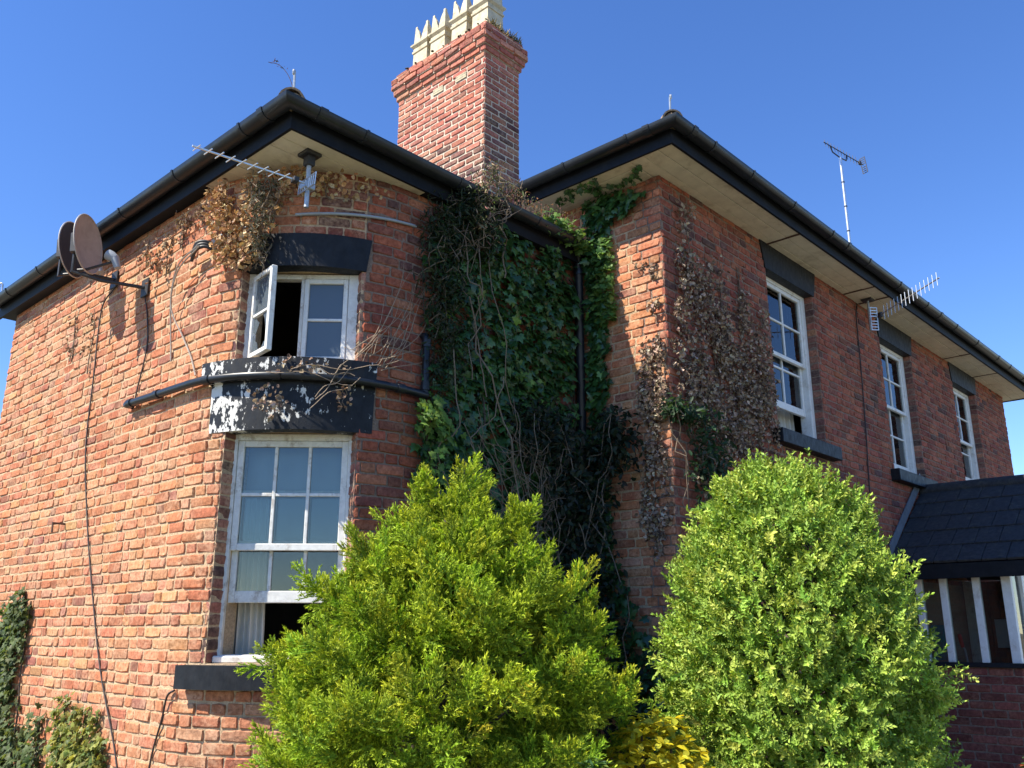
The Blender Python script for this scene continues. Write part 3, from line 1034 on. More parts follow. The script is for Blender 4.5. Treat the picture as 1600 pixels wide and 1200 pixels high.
for i in range(len(segs) - 1):
    for j in range(3):
        board(segs[i] + 0.003, segs[i + 1] - 0.003, fy0 + 0.002 + j * w3, fy0 + 0.002 + (j + 1) * w3, HS2 - 0.004, soffit_r)
for j in range(3):
    board(fx0 + 0.002 + j * w3, fx0 + 0.002 + (j + 1) * w3, YR + 0.062, 5.9, HS2 - 0.004, soffit_r)
for x in segs[1:-1]:
    mb = MB(); mb.box(x - 0.012, x + 0.012, fy0 + 0.004, YR - 0.004, HS2 - 0.012, HS2 - 0.0045)
    mb.build('joint_strip', 'rust', soffit_r)

# ------------------------------------------------------------------ roofs
def slab(mb, poly, th=0.035):
    n = len(poly)
    vs = [Vector(p) for p in poly] + [Vector(p) - Vector((0, 0, th)) for p in poly]
    F = [tuple(range(n)), tuple(reversed(range(n, 2 * n)))] + [(i, i + n, (i + 1) % n + n, (i + 1) % n) for i in range(n)]
    mb.add(vs, F)
TP = math.tan(R(25))
def hip_roof(x0, x1, y0, y1, z, lefthip=True, righthip=True):
    half = (y1 - y0) / 2
    zr = z + half * TP
    ym = (y0 + y1) / 2
    rx0 = x0 + half if lefthip else x0
    rx1 = x1 - half if righthip else x1
    mb = MB()
    slab(mb, [(x0, y0, z), (x1, y0, z), (rx1, ym, zr), (rx0, ym, zr)])
    slab(mb, [(x1, y1, z), (x0, y1, z), (rx0, ym, zr), (rx1, ym, zr)])
    if lefthip: slab(mb, [(x0, y1, z), (x0, y0, z), (rx0, ym, zr)])
    if righthip: slab(mb, [(x1, y0, z), (x1, y1, z), (rx1, ym, zr)])
    return mb, (rx0, ym, zr), (rx1, ym, zr)
mb, rA, rB = hip_roof(ex0 - 0.05, XR - 0.02, ey0 - 0.05, YE + 0.28, HS + 0.175, True, False)
roof_l = mb.build('roof', 'slate', house)
mb, rC, rD = hip_roof(fx0 - 0.05, XE + 0.40, fy0 - 0.05, 10.0, HS2 + 0.175)
roof_r = mb.build('roof', 'slate', house)

def hip_tiles(a, b, parent, n):
    a, b = Vector(a), Vector(b)
    d = (b - a).normalized()
    side = d.cross(Vector((0, 0, 1))).normalized()
    up = side.cross(d).normalized()
    L = 0.30
    for i in range(n):
        mb = MB()
        p0 = a + d * (i * L - 0.02); p1 = p0 + d * (L + 0.03)
        vs, F = [], []
        m = 8
        for p, r in ((p0, 0.085), (p1, 0.075)):
            for rr in (r, r - 0.014):
                for k in range(m + 1):
                    an = math.pi * k / m
                    vs.append(p + side * math.cos(an) * rr + up * (math.sin(an) * rr * 0.9 - 0.01))
        q = m + 1
        for k in range(m):
            F += [(k, k + 1, 2 * q + k + 1, 2 * q + k), (q + k, 3 * q + k, 3 * q + k + 1, q + k + 1), (k, q + k, q + k + 1, k + 1), (2 * q + k, 2 * q + k + 1, 3 * q + k + 1, 3 * q + k)]
        F += [(0, 2 * q, 3 * q, q), (m, q + m, 3 * q + m, 2 * q + m)]
        mb.add(vs, F)
        mb.build('hip_tile', 'cement' if i == 0 else 'slate', parent, smooth=True)
    # mortar bedding under the lowest tile, lumpy
    mb = MB()
    c = a + d * 0.05 - Vector((0, 0, 0.02))
    vs, F = [], []
    for i in range(7):
        for k in range(10):
            th = math.pi * i / 6; ph = 2 * math.pi * k / 10
            rr = 0.082 + rng.uniform(-0.012, 0.012)
            vs.append(c + Vector((math.sin(th) * math.cos(ph) * rr, math.sin(th) * math.sin(ph) * rr, math.cos(th) * rr * 0.75)))
    for i in range(6):
        for k in range(10):
            F.append((i * 10 + k, i * 10 + (k + 1) % 10, (i + 1) * 10 + (k + 1) % 10, (i + 1) * 10 + k))
    mb.add(vs, F)
    mb.build('mortar_bedding', 'cement', parent, smooth=True, fix=False)
    # galvanised hip iron: bar lying on the hip rafter, standing up and curled at its end
    mb = MB()
    out = Vector((-d.x, -d.y, 0)).normalized()
    base = a + d * 0.05 + Vector((0, 0, 0.06))
    pts = [base + d * 0.25, base, base + out * 0.005 + Vector((0, 0, 0.07)), base + out * 0.01 + Vector((0, 0, 0.125))]
    for k in range(1, 8):
        an = math.pi * 1.4 * k / 7
        pts.append(base + out * (0.01 + 0.018 * (1 - math.cos(an))) + Vector((0, 0, 0.125 + 0.018 * math.sin(an))))
    mb.tube(pts, 0.0085, 6)
    mb.build('hip_iron', 'galvanised', parent)
hip_tiles((ex0 - 0.05, ey0 - 0.05, HS + 0.175), rA, roof_l, 8)
hip_tiles((ex0 - 0.05, YE + 0.28, HS + 0.175), rA, roof_l, 4)
hip_tiles((fx0 - 0.05, fy0 - 0.05, HS2 + 0.175), rC, roof_r, 8)

# ------------------------------------------------------------------ chimney flaunching and pots
mb = MB()
vs = []
for (e, z) in ((0.02, 8.155), (-0.10, 8.235)):
    vs += [(CX0 - e, CY0 - e, z), (CX1 + e, CY0 - e, z), (CX1 + e, CY1 + e, z), (CX0 - e, CY1 + e, z)]
mb.add(vs, [(0, 1, 5, 4), (1, 2, 6, 5), (2, 3, 7, 6), (3, 0, 4, 7), (4, 5, 6, 7), (3, 2, 1, 0)])
mb.build('flaunching', 'cement', chimney)
for (u0, u1, z0, z1) in vents:
    f = chim_faces()[0]
    mb = MB()
    yc = f.o.y - (u0 + u1) / 2
    hw_ = (u1 - u0) / 2 - 0.006
    mb.box(CX0 + 0.0005, CX0 + 0.004, yc - hw_, yc + hw_, z0, z1)
    for i in range(10):
        yy = yc - hw_ + 2 * hw_ * (i + 0.18) / 10
        for zz in (z0 + 0.008, z0 + 0.04):
            mb.box(CX0 - 0.004, CX0 + 0.0015, yy, yy + hw_ * 0.11, zz, zz + 0.024)
    for zz in (z0, z0 + 0.032, z1 - 0.006):
        mb.box(CX0 - 0.0045, CX0 + 0.0012, yc - hw_, yc + hw_, zz, zz + 0.008)
    tag(mb.build('air_brick', 'pot_stone', chimney), 'pale perforated air brick')

def pot(cx, cy, s, z0):
    mb = MB()
    def ring(h, z): return [(cx - h, cy - h, z), (cx + h, cy - h, z), (cx + h, cy + h, z), (cx - h, cy + h, z)]
    h = s / 2
    prof = [(h + 0.012, z0), (h + 0.005, z0 + 0.05), (h, z0 + 0.27), (h + 0.012, z0 + 0.275), (h + 0.014, z0 + 0.30), (h + 0.002, z0 + 0.305), (h + 0.002, z0 + 0.345), (h + 0.028, z0 + 0.372), (h + 0.030, z0 + 0.392), (h + 0.004, z0 + 0.405)]
    vs, F = [], []
    for hh, z in prof: vs += ring(hh, z)
    for i in range(len(prof) - 1):
        for k in range(4):
            F.append((i * 4 + k, i * 4 + (k + 1) % 4, i * 4 + 4 + (k + 1) % 4, i * 4 + 4 + k))
    # inner lining so that the pot is hollow
    q = len(vs)
    vs += ring(h - 0.03, z0 + 0.405) + ring(h - 0.03, z0 + 0.05)
    t = (len(prof) - 1) * 4
    for k in range(4):
        k2 = (k + 1) % 4
        F += [(t + k, t + k2, q + k2, q + k), (q + k, q + k2, q + 4 + k2, q + 4 + k)]
    F += [(q + 4, q + 5, q + 6, q + 7), (3, 2, 1, 0)]
    mb.add(vs, F)
    # crown: four walls each with a rounded dip between pointed corners
    zb, zt = z0 + 0.40, z0 + 0.66
    out = []
    for k in range(13):
        a = -h + 2 * h * k / 12
        x = abs(a) / h
        out.append((a, zb + 0.02 + (zt - zb - 0.02) * (0 if x < 0.12 else ((x - 0.12) / 0.88) ** 0.40)))
    poly = [(-h, zb)] + [(h, zb)] + list(reversed(out))
    for k in range(4):
        ca, sa = math.cos(k * math.pi / 2), math.sin(k * math.pi / 2)
        tp = 0.55
        def f(a, z, d, ca=ca, sa=sa):
            kz = 1 - 0.10 * (z - zb) / (zt - zb)
            x_, y_ = a * kz * 0.995, (-h + d) * kz
            return (cx + x_ * ca - y_ * sa, cy + x_ * sa + y_ * ca, z)
        mb.prism(poly, 0.001, 0.035, f)
    return mb.build('chimney_pot', 'pot_stone', chimney)
for yc in (7.14, 6.825, 6.455, 6.11):
    pot(6.175, yc, 0.245, 8.20)

# ------------------------------------------------------------------ rainwater and waste pipes
def pipe(name, pts, r, mat, parent, collars=(), n=12):
    mb = MB(); mb.tube(pts, r, n)
    o = mb.build(name, mat, parent, smooth=True)
    for c, d in collars:
        c, d = Vector(c), Vector(d).normalized()
        m2 = MB(); m2.tube([c - d * 0.03, c + d * 0.03], r + 0.007, n)
        m2.build('pipe_collar', mat, o, smooth=True)
    return o
dx, dy = XR - 0.085, YF - 0.075
pipe('downpipe', [(dx, dy, 0.05), (dx, dy, 4.80), (dx - 0.02, dy - 0.02, 4.86), (dx - 0.05, ey0 - 0.09, 4.93)], 0.038, 'gutter_plastic', house, [((dx, dy, z), (0, 0, 1)) for z in (0.9, 2.5, 4.72)])
w = [bow.pt(u, 3.315 - 0.06 * (u - 3.05) / 2.75, 0.052) for u in np.linspace(3.05, Bow.L1 + Bow.L2 + 0.12, 40)]
cl = [(bow.pt(u, 3.315 - 0.06 * (u - 3.05) / 2.75, 0.052), Vector((*bow.frame(u)[0], 0))) for u in (3.12, 3.55, uth(12), uth(40), uth(62), uth(84))]
pipe('waste_pipe', [bow.pt(3.05, 3.315, -0.02)] + w, 0.028, 'gutter_plastic', house, cl)
sx = XL + RB + 0.11
pipe('waste_pipe', [(sx, YF - 0.05, 3.27), (sx, YF - 0.05, 3.66), (sx, YF - 0.03, 3.70), (sx, YF + 0.02, 3.71)], 0.027, 'gutter_plastic', house, [((sx, YF - 0.05, 3.32), (0, 0, 1)), ((sx, YF - 0.05, 3.64), (0, 0, 1))])
pipe('conduit', [bow.pt(uth(a), 4.45 + 0.07 * (a - 42) / 44, 0.022) for a in range(42, 92, 3)], 0.011, 'plastic_grey', house)
pipe('conduit', [bow.pt(uth(a), 4.375 + 0.01 * (a - 12) / 12, 0.022) for a in range(8, 30, 3)], 0.011, 'plastic_grey', house)

# ------------------------------------------------------------------ satellite dishes
def dish(c, nrm, half_h, half_w, mount, label, matf, foot):
    c, nrm = Vector(c), Vector(nrm).normalized()
    side = Vector((0, 0, 1)).cross(nrm).normalized()
    up = nrm.cross(side).normalized()
    root = thing('satellite_dish', mount, label, 'satellite dish', 'satellite dishes on the left wall')
    mb = MB()
    vs, F = [], []
    rings, seg = 7, 40
    depth = 0.055
    for lay_, off in ((0, 0.0), (1, -0.006)):
        vs.append(c + nrm * (-depth + off))
        for i in range(1, rings + 1):
            t = i / rings
            for k in range(seg):
                a = 2 * math.pi * k / seg
                vs.append(c + side * (math.cos(a) * half_w * t) + up * (math.sin(a) * half_h * t) + nrm * (-depth * (1 - t * t) + off))
        b = lay_ * (1 + rings * seg)
        for k in range(seg):
            F.append((b, b + 1 + k, b + 1 + (k + 1) % seg))
            for i in range(rings - 1):
                F.append((b + 1 + i * seg + k, b + 1 + (i + 1) * seg + k, b + 1 + (i + 1) * seg + (k + 1) % seg, b + 1 + i * seg + (k + 1) % seg))
    q = 1 + rings * seg
    for k in range(seg):
        F.append((1 + (rings - 1) * seg + k, q + 1 + (rings - 1) * seg + k, q + 1 + (rings - 1) * seg + (k + 1) % seg, 1 + (rings - 1) * seg + (k + 1) % seg))
    mb.add(vs, F)
    ref = mb.build('reflector', matf, root, smooth=True)
    mb = MB()
    pts = [c + side * (math.cos(2 * math.pi * k / 48) * half_w) + up * (math.sin(2 * math.pi * k / 48) * half_h) for k in range(49)]
    mb.tube(pts, 0.006, 6, cap=False)
    mb.build('rim', 'dish_grey', ref, smooth=True)
    # feed arm and receiver
    bot = c - up * half_h * 0.92 - nrm * 0.02
    lnb = c - up * half_h * 0.52 + nrm * 0.19
    mb = MB(); mb.tube([bot - nrm * 0.05, bot + nrm * 0.02, lnb - up * 0.05], 0.011, 8)
    mb.build('feed_arm', 'dark_metal', root)
    look = (c - lnb).normalized()
    mb = MB()
    mb.tube([lnb + look * 0.04, lnb + look * 0.036, lnb + look * 0.0, lnb - look * 0.04], [0.034, 0.042, 0.042, 0.030], 14)
    mb.tube([lnb - look * 0.03, lnb - look * 0.06 - up * 0.07], [0.034, 0.026], 10)
    mb.build('receiver', 'plastic_grey', root, smooth=True)
    # rear bracket, arm and wall plate
    back = c - nrm * (depth + 0.012)
    Mx = Matrix.Identity(4)
    Mx.col[0][:3] = side; Mx.col[1][:3] = nrm; Mx.col[2][:3] = up; Mx.col[3][:3] = back
    mb = MB(); mb.bbox(-0.06, 0.06, -0.045, 0.006, -0.08, 0.08, Mx)
    mb.build('bracket', 'dark_metal', root)
    m = Vector(mount)
    f = Vector(foot)
    mb = MB()
    bk = back - nrm * 0.03
    mb.tube([bk, Vector((bk.x, bk.y, bk.z - half_h * 0.95)), Vector((bk.x * 0.6 + f.x * 0.4, bk.y * 0.6 + f.y * 0.4, f.z + 0.01)), f], 0.014, 10)
    mb.build('arm', 'dark_metal', root, smooth=True)
    mb = MB(); mb.bbox(XL - 0.022, XL - 0.006, f.y - 0.055, f.y + 0.055, f.z - 0.075, f.z + 0.075)
    mb.build('wall_plate', 'dark_metal', root)
    return root
nd = Vector((0.66, -0.75, 0)).normalized() * math.cos(R(4)) + Vector((0, 0, math.sin(R(4))))
dish((2.41, 6.74, 4.56), nd, 0.232, 0.222, (XL - 0.02, 6.60, 4.28), 'grey satellite dish on a wall arm, nearer to the upper window', 'dish_grey', (XL - 0.02, 6.60, 4.28))
nd2 = Vector((0.64, -0.77, 0)).normalized() * math.cos(R(4)) + Vector((0, 0, math.sin(R(4))))
dish((2.49, 7.27, 4.70), nd2, 0.232, 0.222, (XL - 0.02, 7.22, 4.52), 'dark satellite dish behind the grey one, nearer the far end of the wall', 'dish_dark', (XL - 0.02, 7.22, 4.52))

# ------------------------------------------------------------------ television aerials
def yagi(root, tip, tail, n, elen, axis, reflect=True, mat='aluminium', size=0.012, taper=0.75):
    tip, tail = Vector(tip), Vector(tail)
    axis = Vector(axis).normalized()
    d = (tip - tail).normalized()
    Mx = Matrix.Identity(4)
    z = axis; y = d; x = y.cross(z).normalized()
    z = x.cross(y)
    Mx.col[0][:3] = x; Mx.col[1][:3] = y; Mx.col[2][:3] = z; Mx.col[3][:3] = tail
    L = (tip - tail).length
    mb = MB(); mb.bbox(-size / 2, size / 2, 0, L, -size / 2, size / 2, Mx, 0.002)
    mb.build('boom', mat, root)
    for i in range(n):
        t = (i + 0.8) / n
        l = elen * (1 - (1 - taper) * t) / 2
        p = tail + d * (L * (0.12 + 0.86 * t))
        m2 = MB(); m2.tube([p - axis * l + x * 0.004, p + axis * l + x * 0.004], 0.0042, 6)
        m2.build('element', mat, root)
    m2 = MB()
    p = tail + d * L * 0.10
    m2.bbox(-0.018, 0.018, L * 0.07, L * 0.12, -0.03, 0.03, Mx, 0.004)
    m2.build('junction_box', 'dark_metal', root)
    if reflect:
        m2 = MB()
        for s_ in (-1, 1):
            for k in range(4):
                zz = s_ * (0.03 + 0.035 * k) ; yy = -0.012 - 0.0 * k
                m2.bbox(-0.045, 0.045, yy - 0.003, yy + 0.003, zz - 0.006, zz + 0.006, Mx, 0.001)
            for xx in (-0.04, 0.04):
                m2.bbox(xx - 0.005, xx + 0.005, -0.016, -0.008, min(0, s_ * 0.14), max(0, s_ * 0.14), Mx, 0.001)
        m2.build('reflector', mat, root)

a1 = thing('television_aerial', (3.03, 4.70, HS), 'silver television aerial on a short pole hung under the rounded corner eave', 'aerial', 'television aerials')
mb = MB(); mb.tube([(3.03, 4.70, HS - 0.005), (3.03, 4.70, 4.40)], 0.0165, 12); mb.build('pole', 'galvanised', a1, smooth=True)
mb = MB(); mb.bbox(2.97, 3.09, 4.64, 4.76, HS - 0.03, HS - 0.0045); mb.bbox(3.0, 3.06, 4.67, 4.73, HS - 0.10, HS - 0.03); mb.build('ceiling_plate', 'dark_metal', a1)
mb = MB(); mb.bbox(2.99, 3.07, 4.665, 4.735, 4.53, 4.575); mb.build('clamp', 'galvanised', a1)
yagi(a1, (2.24, 4.79, 4.56), (2.98, 4.655, 4.545), 9, 0.16, (0.1, 1, 0.12))

a2 = thing('television_aerial', (9.97, 3.55, HS2), 'silver television aerial under the tall wing eave pointing out towards the garden', 'aerial', 'television aerials')
mb = MB(); mb.tube([(9.97, 3.56, HS2 - 0.005), (9.97, 3.56, 5.02)], 0.014, 12); mb.build('pole', 'galvanised', a2, smooth=True)
mb = MB(); mb.bbox(9.91, 10.03, 3.50, 3.62, HS2 - 0.03, HS2 - 0.0045); mb.build('ceiling_plate', 'dark_metal', a2)
yagi(a2, (9.10, 2.51, 5.12), (9.96, 3.50, 5.15), 15, 0.17, (0, 0, 1), taper=0.85)

a3 = thing('television_aerial', (12.19, 4.51, 6.2), 'television aerial on a tall pale mast above the tall wing roof', 'aerial', 'television aerials')
mb = MB(); mb.tube([(12.19, 4.515, 6.05), (12.19, 4.515, 8.58)], 0.021, 12); mb.build('mast', 'aluminium', a3, smooth=True)
for z in (7.35, 7.75, 8.15):
    mb = MB(); mb.tube([(12.19, 4.515, z), (12.19, 4.515, z + 0.02)], 0.024, 12); mb.build('tape_band', 'dark_metal', a3)
yagi(a3, (11.83, 4.60, 8.72), (12.91, 4.436, 8.72), 11, 0.15, (0.05, 0.1, 1), mat='dark_metal')
mb = MB(); mb.tube([(11.99, 4.573, 8.715), (12.03, 4.56, 8.62), (12.19, 4.515, 8.575), (12.38, 4.50, 8.60), (12.44, 4.51, 8.715)], 0.010, 8); mb.build('cradle_arm', 'dark_metal', a3)

# ------------------------------------------------------------------ cables and small ironwork on the left wall
def cable(pts, r, mat, label, cat='cable', name='cable', group='cables on the house'):
    mb = MB(); mb.tube(pts, r, 6)
    return tag(mb.build(name, mat, None), label, cat, group)
def wl(y, z, d=0.010): return (XL - d, y, z)
def smooth_path(pts, n=8):
    P = [np.array(p, float) for p in pts]
    P = [2 * P[0] - P[1]] + P + [2 * P[-1] - P[-2]]
    out = []
    for i in range(1, len(P) - 2):
        for k in range(n):
            t = k / n
            a, b, c, d = P[i - 1], P[i], P[i + 1], P[i + 2]
            out.append(tuple(0.5 * (2 * b + (c - a) * t + (2 * a - 5 * b + 4 * c - d) * t * t + (3 * b - a - 3 * c + d) * t ** 3)))
    out.append(tuple(P[-2]))
    return out
cable(smooth_path([wl(7.20, 4.45), wl(7.42, 4.30), wl(7.40, 3.70), wl(7.37, 3.10), wl(7.18, 2.55), wl(6.95, 2.05), wl(6.60, 1.40), wl(6.17, 0.80), wl(5.95, 0.2)]), 0.0065, 'cable', 'long dark cable running down the left wall from the dark satellite dish')
cable(smooth_path([wl(6.60, 4.22), wl(6.52, 4.05), wl(6.45, 3.76), wl(6.53, 3.45), wl(6.56, 3.32)]), 0.006, 'cable', 'short dark cable from the grey satellite dish down to the waste pipe')
cable(smooth_path([wl(5.49, 1.30, 0.012), wl(5.56, 1.26, 0.02), wl(5.62, 1.12), wl(5.72, 0.83), wl(5.80, 0.2)]), 0.007, 'cable', 'dark cable dropping from under the left end of the lower window sill')
ins = [bow.pt(uth(-4 + 2 * k), 4.30 + 0.03 * math.sin(k), 0.06) for k in range(4)]
cable(smooth_path([bow.pt(uth(2), 4.31, 0.10), wl(5.88, 4.24, 0.10), wl(6.03, 4.05, 0.06), wl(6.06, 3.80, 0.02), wl(6.02, 3.55, 0.012)]), 0.006, 'cable_pale', 'pale cable looping from the wall insulator beside the upper window')
cable(smooth_path([bow.pt(uth(3), 4.30, 0.10), wl(5.86, 4.18, 0.11), wl(5.99, 3.95, 0.07), wl(5.86, 3.70, 0.02), wl(5.72, 3.52, 0.012), bow.pt(uth(2), 3.36, 0.02)]), 0.006, 'cable_pale', 'pale cable hanging lowest from the wall insulator down to the waste pipe')
ir = thing('cable_insulator', bow.pt(uth(1), 4.30), 'dark iron cable insulator on the wall left of the upper window', 'insulator')
mb = MB()
for k in range(3):
    c = bow.pt(uth(1 - 0.0 * k), 4.30, 0.05 + 0.02 * k)
    mb.tube(smooth_path([bow.pt(uth(5), 4.33 - 0.02 * k, 0.0), bow.pt(uth(3), 4.35 - 0.02 * k, 0.06), bow.pt(uth(0), 4.34 - 0.025 * k, 0.09), bow.pt(uth(-5), 4.30 - 0.03 * k, 0.07)]), 0.013, 8)
mb.build('iron_hook', 'dark_metal', ir)
mb = MB(); mb.tube([bow.pt(uth(5), 4.34, -0.01), bow.pt(uth(5), 4.34, 0.02)], 0.035, 12); mb.build('base_plate', 'dark_metal', ir)
mb = MB()
mb.tube([wl(7.60, 2.495, -0.01), wl(7.60, 2.495, 0.10)], 0.009, 6)
mb.tube([wl(7.60, 2.50, 0.10), wl(7.58, 2.42, 0.105)], 0.008, 6)
tag(mb.build('wall_hook', 'rust', None), 'small rusty L-shaped hook sticking out of the left wall', 'hook')
cable(smooth_path([(9.97, YR - 0.012, 5.38), (9.90, YR - 0.012, 5.16), (9.87, YR - 0.012, 4.5), (9.80, YR - 0.012, 3.7), (9.74, YR - 0.012, 3.2), (9.70, YR - 0.012, 2.2)]), 0.007, 'cable', 'thin dark cable down the tall wing wall between its first two windows')

# ------------------------------------------------------------------ porch
porch = thing('porch', ((PX0 + PX1) / 2, (PY0 + YR) / 2, 0), 'lean brick and white timber porch with a dark tiled roof', 'porch')
mb = MB()
mb.box(PX0 + 0.007, PX0 + 0.11, PY0 + 0.111, YR - 0.012, 0, PZS)
mb.box(PX0 + 0.007, PX1, PY0 + 0.007, PY0 + 0.11, 0, PZS)
dwarf = mb.build('dwarf_wall', 'mortar_grey', porch)
pv = sorted(pidx, key=lambda i: -shown(BRICKS[i]))
link_bricks([i for i in pv if shown(BRICKS[i]) > 0][:140], dwarf, 'brick_red')
join_bricks([i for i in pv if i not in set([j for j in pv if shown(BRICKS[j]) > 0][:140])], dwarf, 'brick_red')
mb = MB()
mb.bbox(PX0 - 0.035, PX0 + 0.13, PY0 - 0.035, YR - 0.012, PZS + 0.001, PZS + 0.045)
mb.bbox(PX0 + 0.131, PX1 + 0.03, PY0 - 0.035, PY0 + 0.13, PZS + 0.001, PZS + 0.045)
mb.build('sill', 'black_paint', porch)
ZP0, ZP1 = PZS + 0.045, 2.265
pys = (PY0 + 0.04, 2.885, 3.21, 3.46, YR - 0.045)
for y in pys:
    mb = MB(); h_ = 0.035 if y != pys[0] else 0.045
    mb.bbox(PX0 + 0.01, PX0 + 0.08, y - h_, y + h_, ZP0, ZP1)
    mb.build('post', 'white_paint', porch)
for x in (10.75, 11.25, 11.75, 12.25, 12.56):
    mb = MB(); mb.bbox(x - 0.035, x + 0.035, PY0 + 0.01, PY0 + 0.08, ZP0, ZP1)
    mb.build('post', 'white_paint', porch)
mb = MB()
mb.bbox(PX0 - 0.005, PX0 + 0.09, PY0 - 0.005, YR - 0.012, ZP1 + 0.001, ZP1 + 0.05)
mb.bbox(PX0 + 0.091, PX1, PY0 - 0.005, PY0 + 0.09, ZP1 + 0.001, ZP1 + 0.05)
mb.build('head_rail', 'white_worn', porch)
for a, b in zip(pys[:-1], pys[1:]):
    mb = MB(); mb.box(PX0 + 0.043, PX0 + 0.047, a + 0.03, b - 0.03, ZP0 - 0.002, ZP1 + 0.002); mb.build('pane', 'glass', porch)
xs = (PX0 + 0.06, 10.75, 11.25, 11.75, 12.25, 12.56)
for a, b in zip(xs[:-1], xs[1:]):
    mb = MB(); mb.box(a + 0.03, b - 0.03, PY0 + 0.043, PY0 + 0.047, ZP0 - 0.002, ZP1 + 0.002); mb.build('pane', 'glass', porch)
# far side wall of dark red boards with a small window, and the inner floor
bd = MB(); bd.box(PX1 - 0.10, PX1 - 0.03, PY0 + 0.12, YR - 0.012, 0, ZP1)
farw = bd.build('boarded_wall', 'timber_red', porch)
y = PY0 + 0.125
while y < YR - 0.10:
    mb = MB(); mb.bbox(PX1 - 0.122, PX1 - 0.1005, y + 0.002, min(y + 0.118, YR - 0.014), 0.05, ZP1 - 0.002, b=0.004); mb.build('plank', 'timber_red', farw)
    y += 0.12
mb = MB(); mb.bbox(PX1 - 0.135, PX1 - 0.123, 3.20, 3.36, 1.46, 1.80, b=0.003); mb.build('small_window', 'blind', farw)  # opaque pale panel: the pane's bright reflection is put into its colour
mb = MB(); mb.bbox(PX1 - 0.15, PX1 - 0.125, 3.56, 3.67, 0.3, ZP1 - 0.004); mb.build('door_frame', 'white_worn', porch)
mb = MB(); mb.box(PX0 + 0.112, PX1 - 0.124, PY0 + 0.112, YR - 0.013, 0.001, 0.06); mb.build('floor', 'cement', porch)
# tiled roof
rx, rz = (PX0 + PX1) / 2, 3.30
ez = 2.345
ex_l = PX0 - 0.17
slope = math.atan2(rz - ez, rx - ex_l)
SL = (rz - ez) / math.sin(slope)
roofp = MB()
for s_ in (-1, 1):
    xe = rx + s_ * (rx - ex_l)
    slab(roofp, [(xe, PY0 - 0.26, ez - 0.03), (rx, PY0 - 0.26, rz - 0.03), (rx, YR - 0.012, rz - 0.03), (xe, YR - 0.012, ez - 0.03)], 0.03)
roofp = roofp.build('roof', 'fascia_black', porch)
rows = 5
for s_ in (-1, 1):
    for r_ in range(rows):
        n_t = 6
        tw = (YR - 0.02 - (PY0 - 0.29)) / n_t
        for k in range(-1 if r_ % 2 else 0, n_t):
            y0 = PY0 - 0.29 + (k + (0.5 if r_ % 2 else 0)) * tw
            y1 = min(y0 + tw, YR - 0.02); y0 = max(y0, PY0 - 0.29)
            if y1 - y0 < 0.05: continue
            base = Vector((rx + s_ * (rx - ex_l), 0, ez))
            Mx = Matrix.Translation(base) @ Matrix.Rotation(-s_ * 0 + (slope if s_ < 0 else math.pi - slope) * -1, 4, 'Y')
            Mx = Mx @ Matrix.Translation((SL * r_ / rows - 0.02, 0, 0)) 
            up_ = 1 if s_ < 0 else -1
            Mx = Mx @ Matrix.Rotation(R(2.6) * up_, 4, 'Y')
            mb = MB()
            z0, z1 = (0.014, 0.042) if up_ > 0 else (-0.042, -0.014)
            mb.bbox(0, SL / rows + 0.05, y0 + 0.003, y1 - 0.003, z0 + rng.uniform(-0.002, 0.003), z1 + rng.uniform(-0.003, 0.003), Mx, 0.004)
            mb.build('tile', 'tile_dark', roofp)
mb = MB(); mb.tube([(rx, PY0 - 0.28, rz + 0.01), (rx, YR - 0.015, rz + 0.01)], 0.085, 10); mb.build('ridge_tile', 'tile_dark', roofp, smooth=True)
mb = MB(); mb.bbox(ex_l - 0.02, ex_l + 0.005, PY0 - 0.26, YR - 0.014, ez - 0.16, ez - 0.005); mb.build('fascia', 'fascia_black', porch)
mb = MB(); mb.bbox(ex_l + 0.006, PX0 - 0.006, PY0 - 0.25, YR - 0.014, ez - 0.075, ez - 0.06, b=0.002); mb.build('soffit', 'white_worn', porch)
mb = MB()
mb.prism([(PX0 + 0.02, ZP1 + 0.055), (PX1 - 0.02, ZP1 + 0.055), (rx, rz - 0.10)], PY0 + 0.02, PY0 + 0.05, lambda a, b, d: (a, d, b))
mb.build('gable_panel', 'white_paint', porch)
mb = MB()
for s_ in (-1, 1):
    xe = rx + s_ * (rx - ex_l)
    mb.prism([(xe, ez - 0.16), (xe, ez - 0.01), (rx, rz - 0.01), (rx, rz - 0.16)], PY0 - 0.285, PY0 - 0.262, lambda a, b, d: (a, d, b))
mb.build('barge_board', 'fascia_black', porch)
mb = MB()
mb.prism([(ex_l + 0.1, ez + 0.10), (ex_l + 0.1, ez + 0.24), (rx, rz + 0.24), (rx, rz + 0.10)], YR - 0.022, YR - 0.012, lambda a, b, d: (a, d, b))
tag(mb.build('flashing', 'lead', porch), 'grey lead flashing')
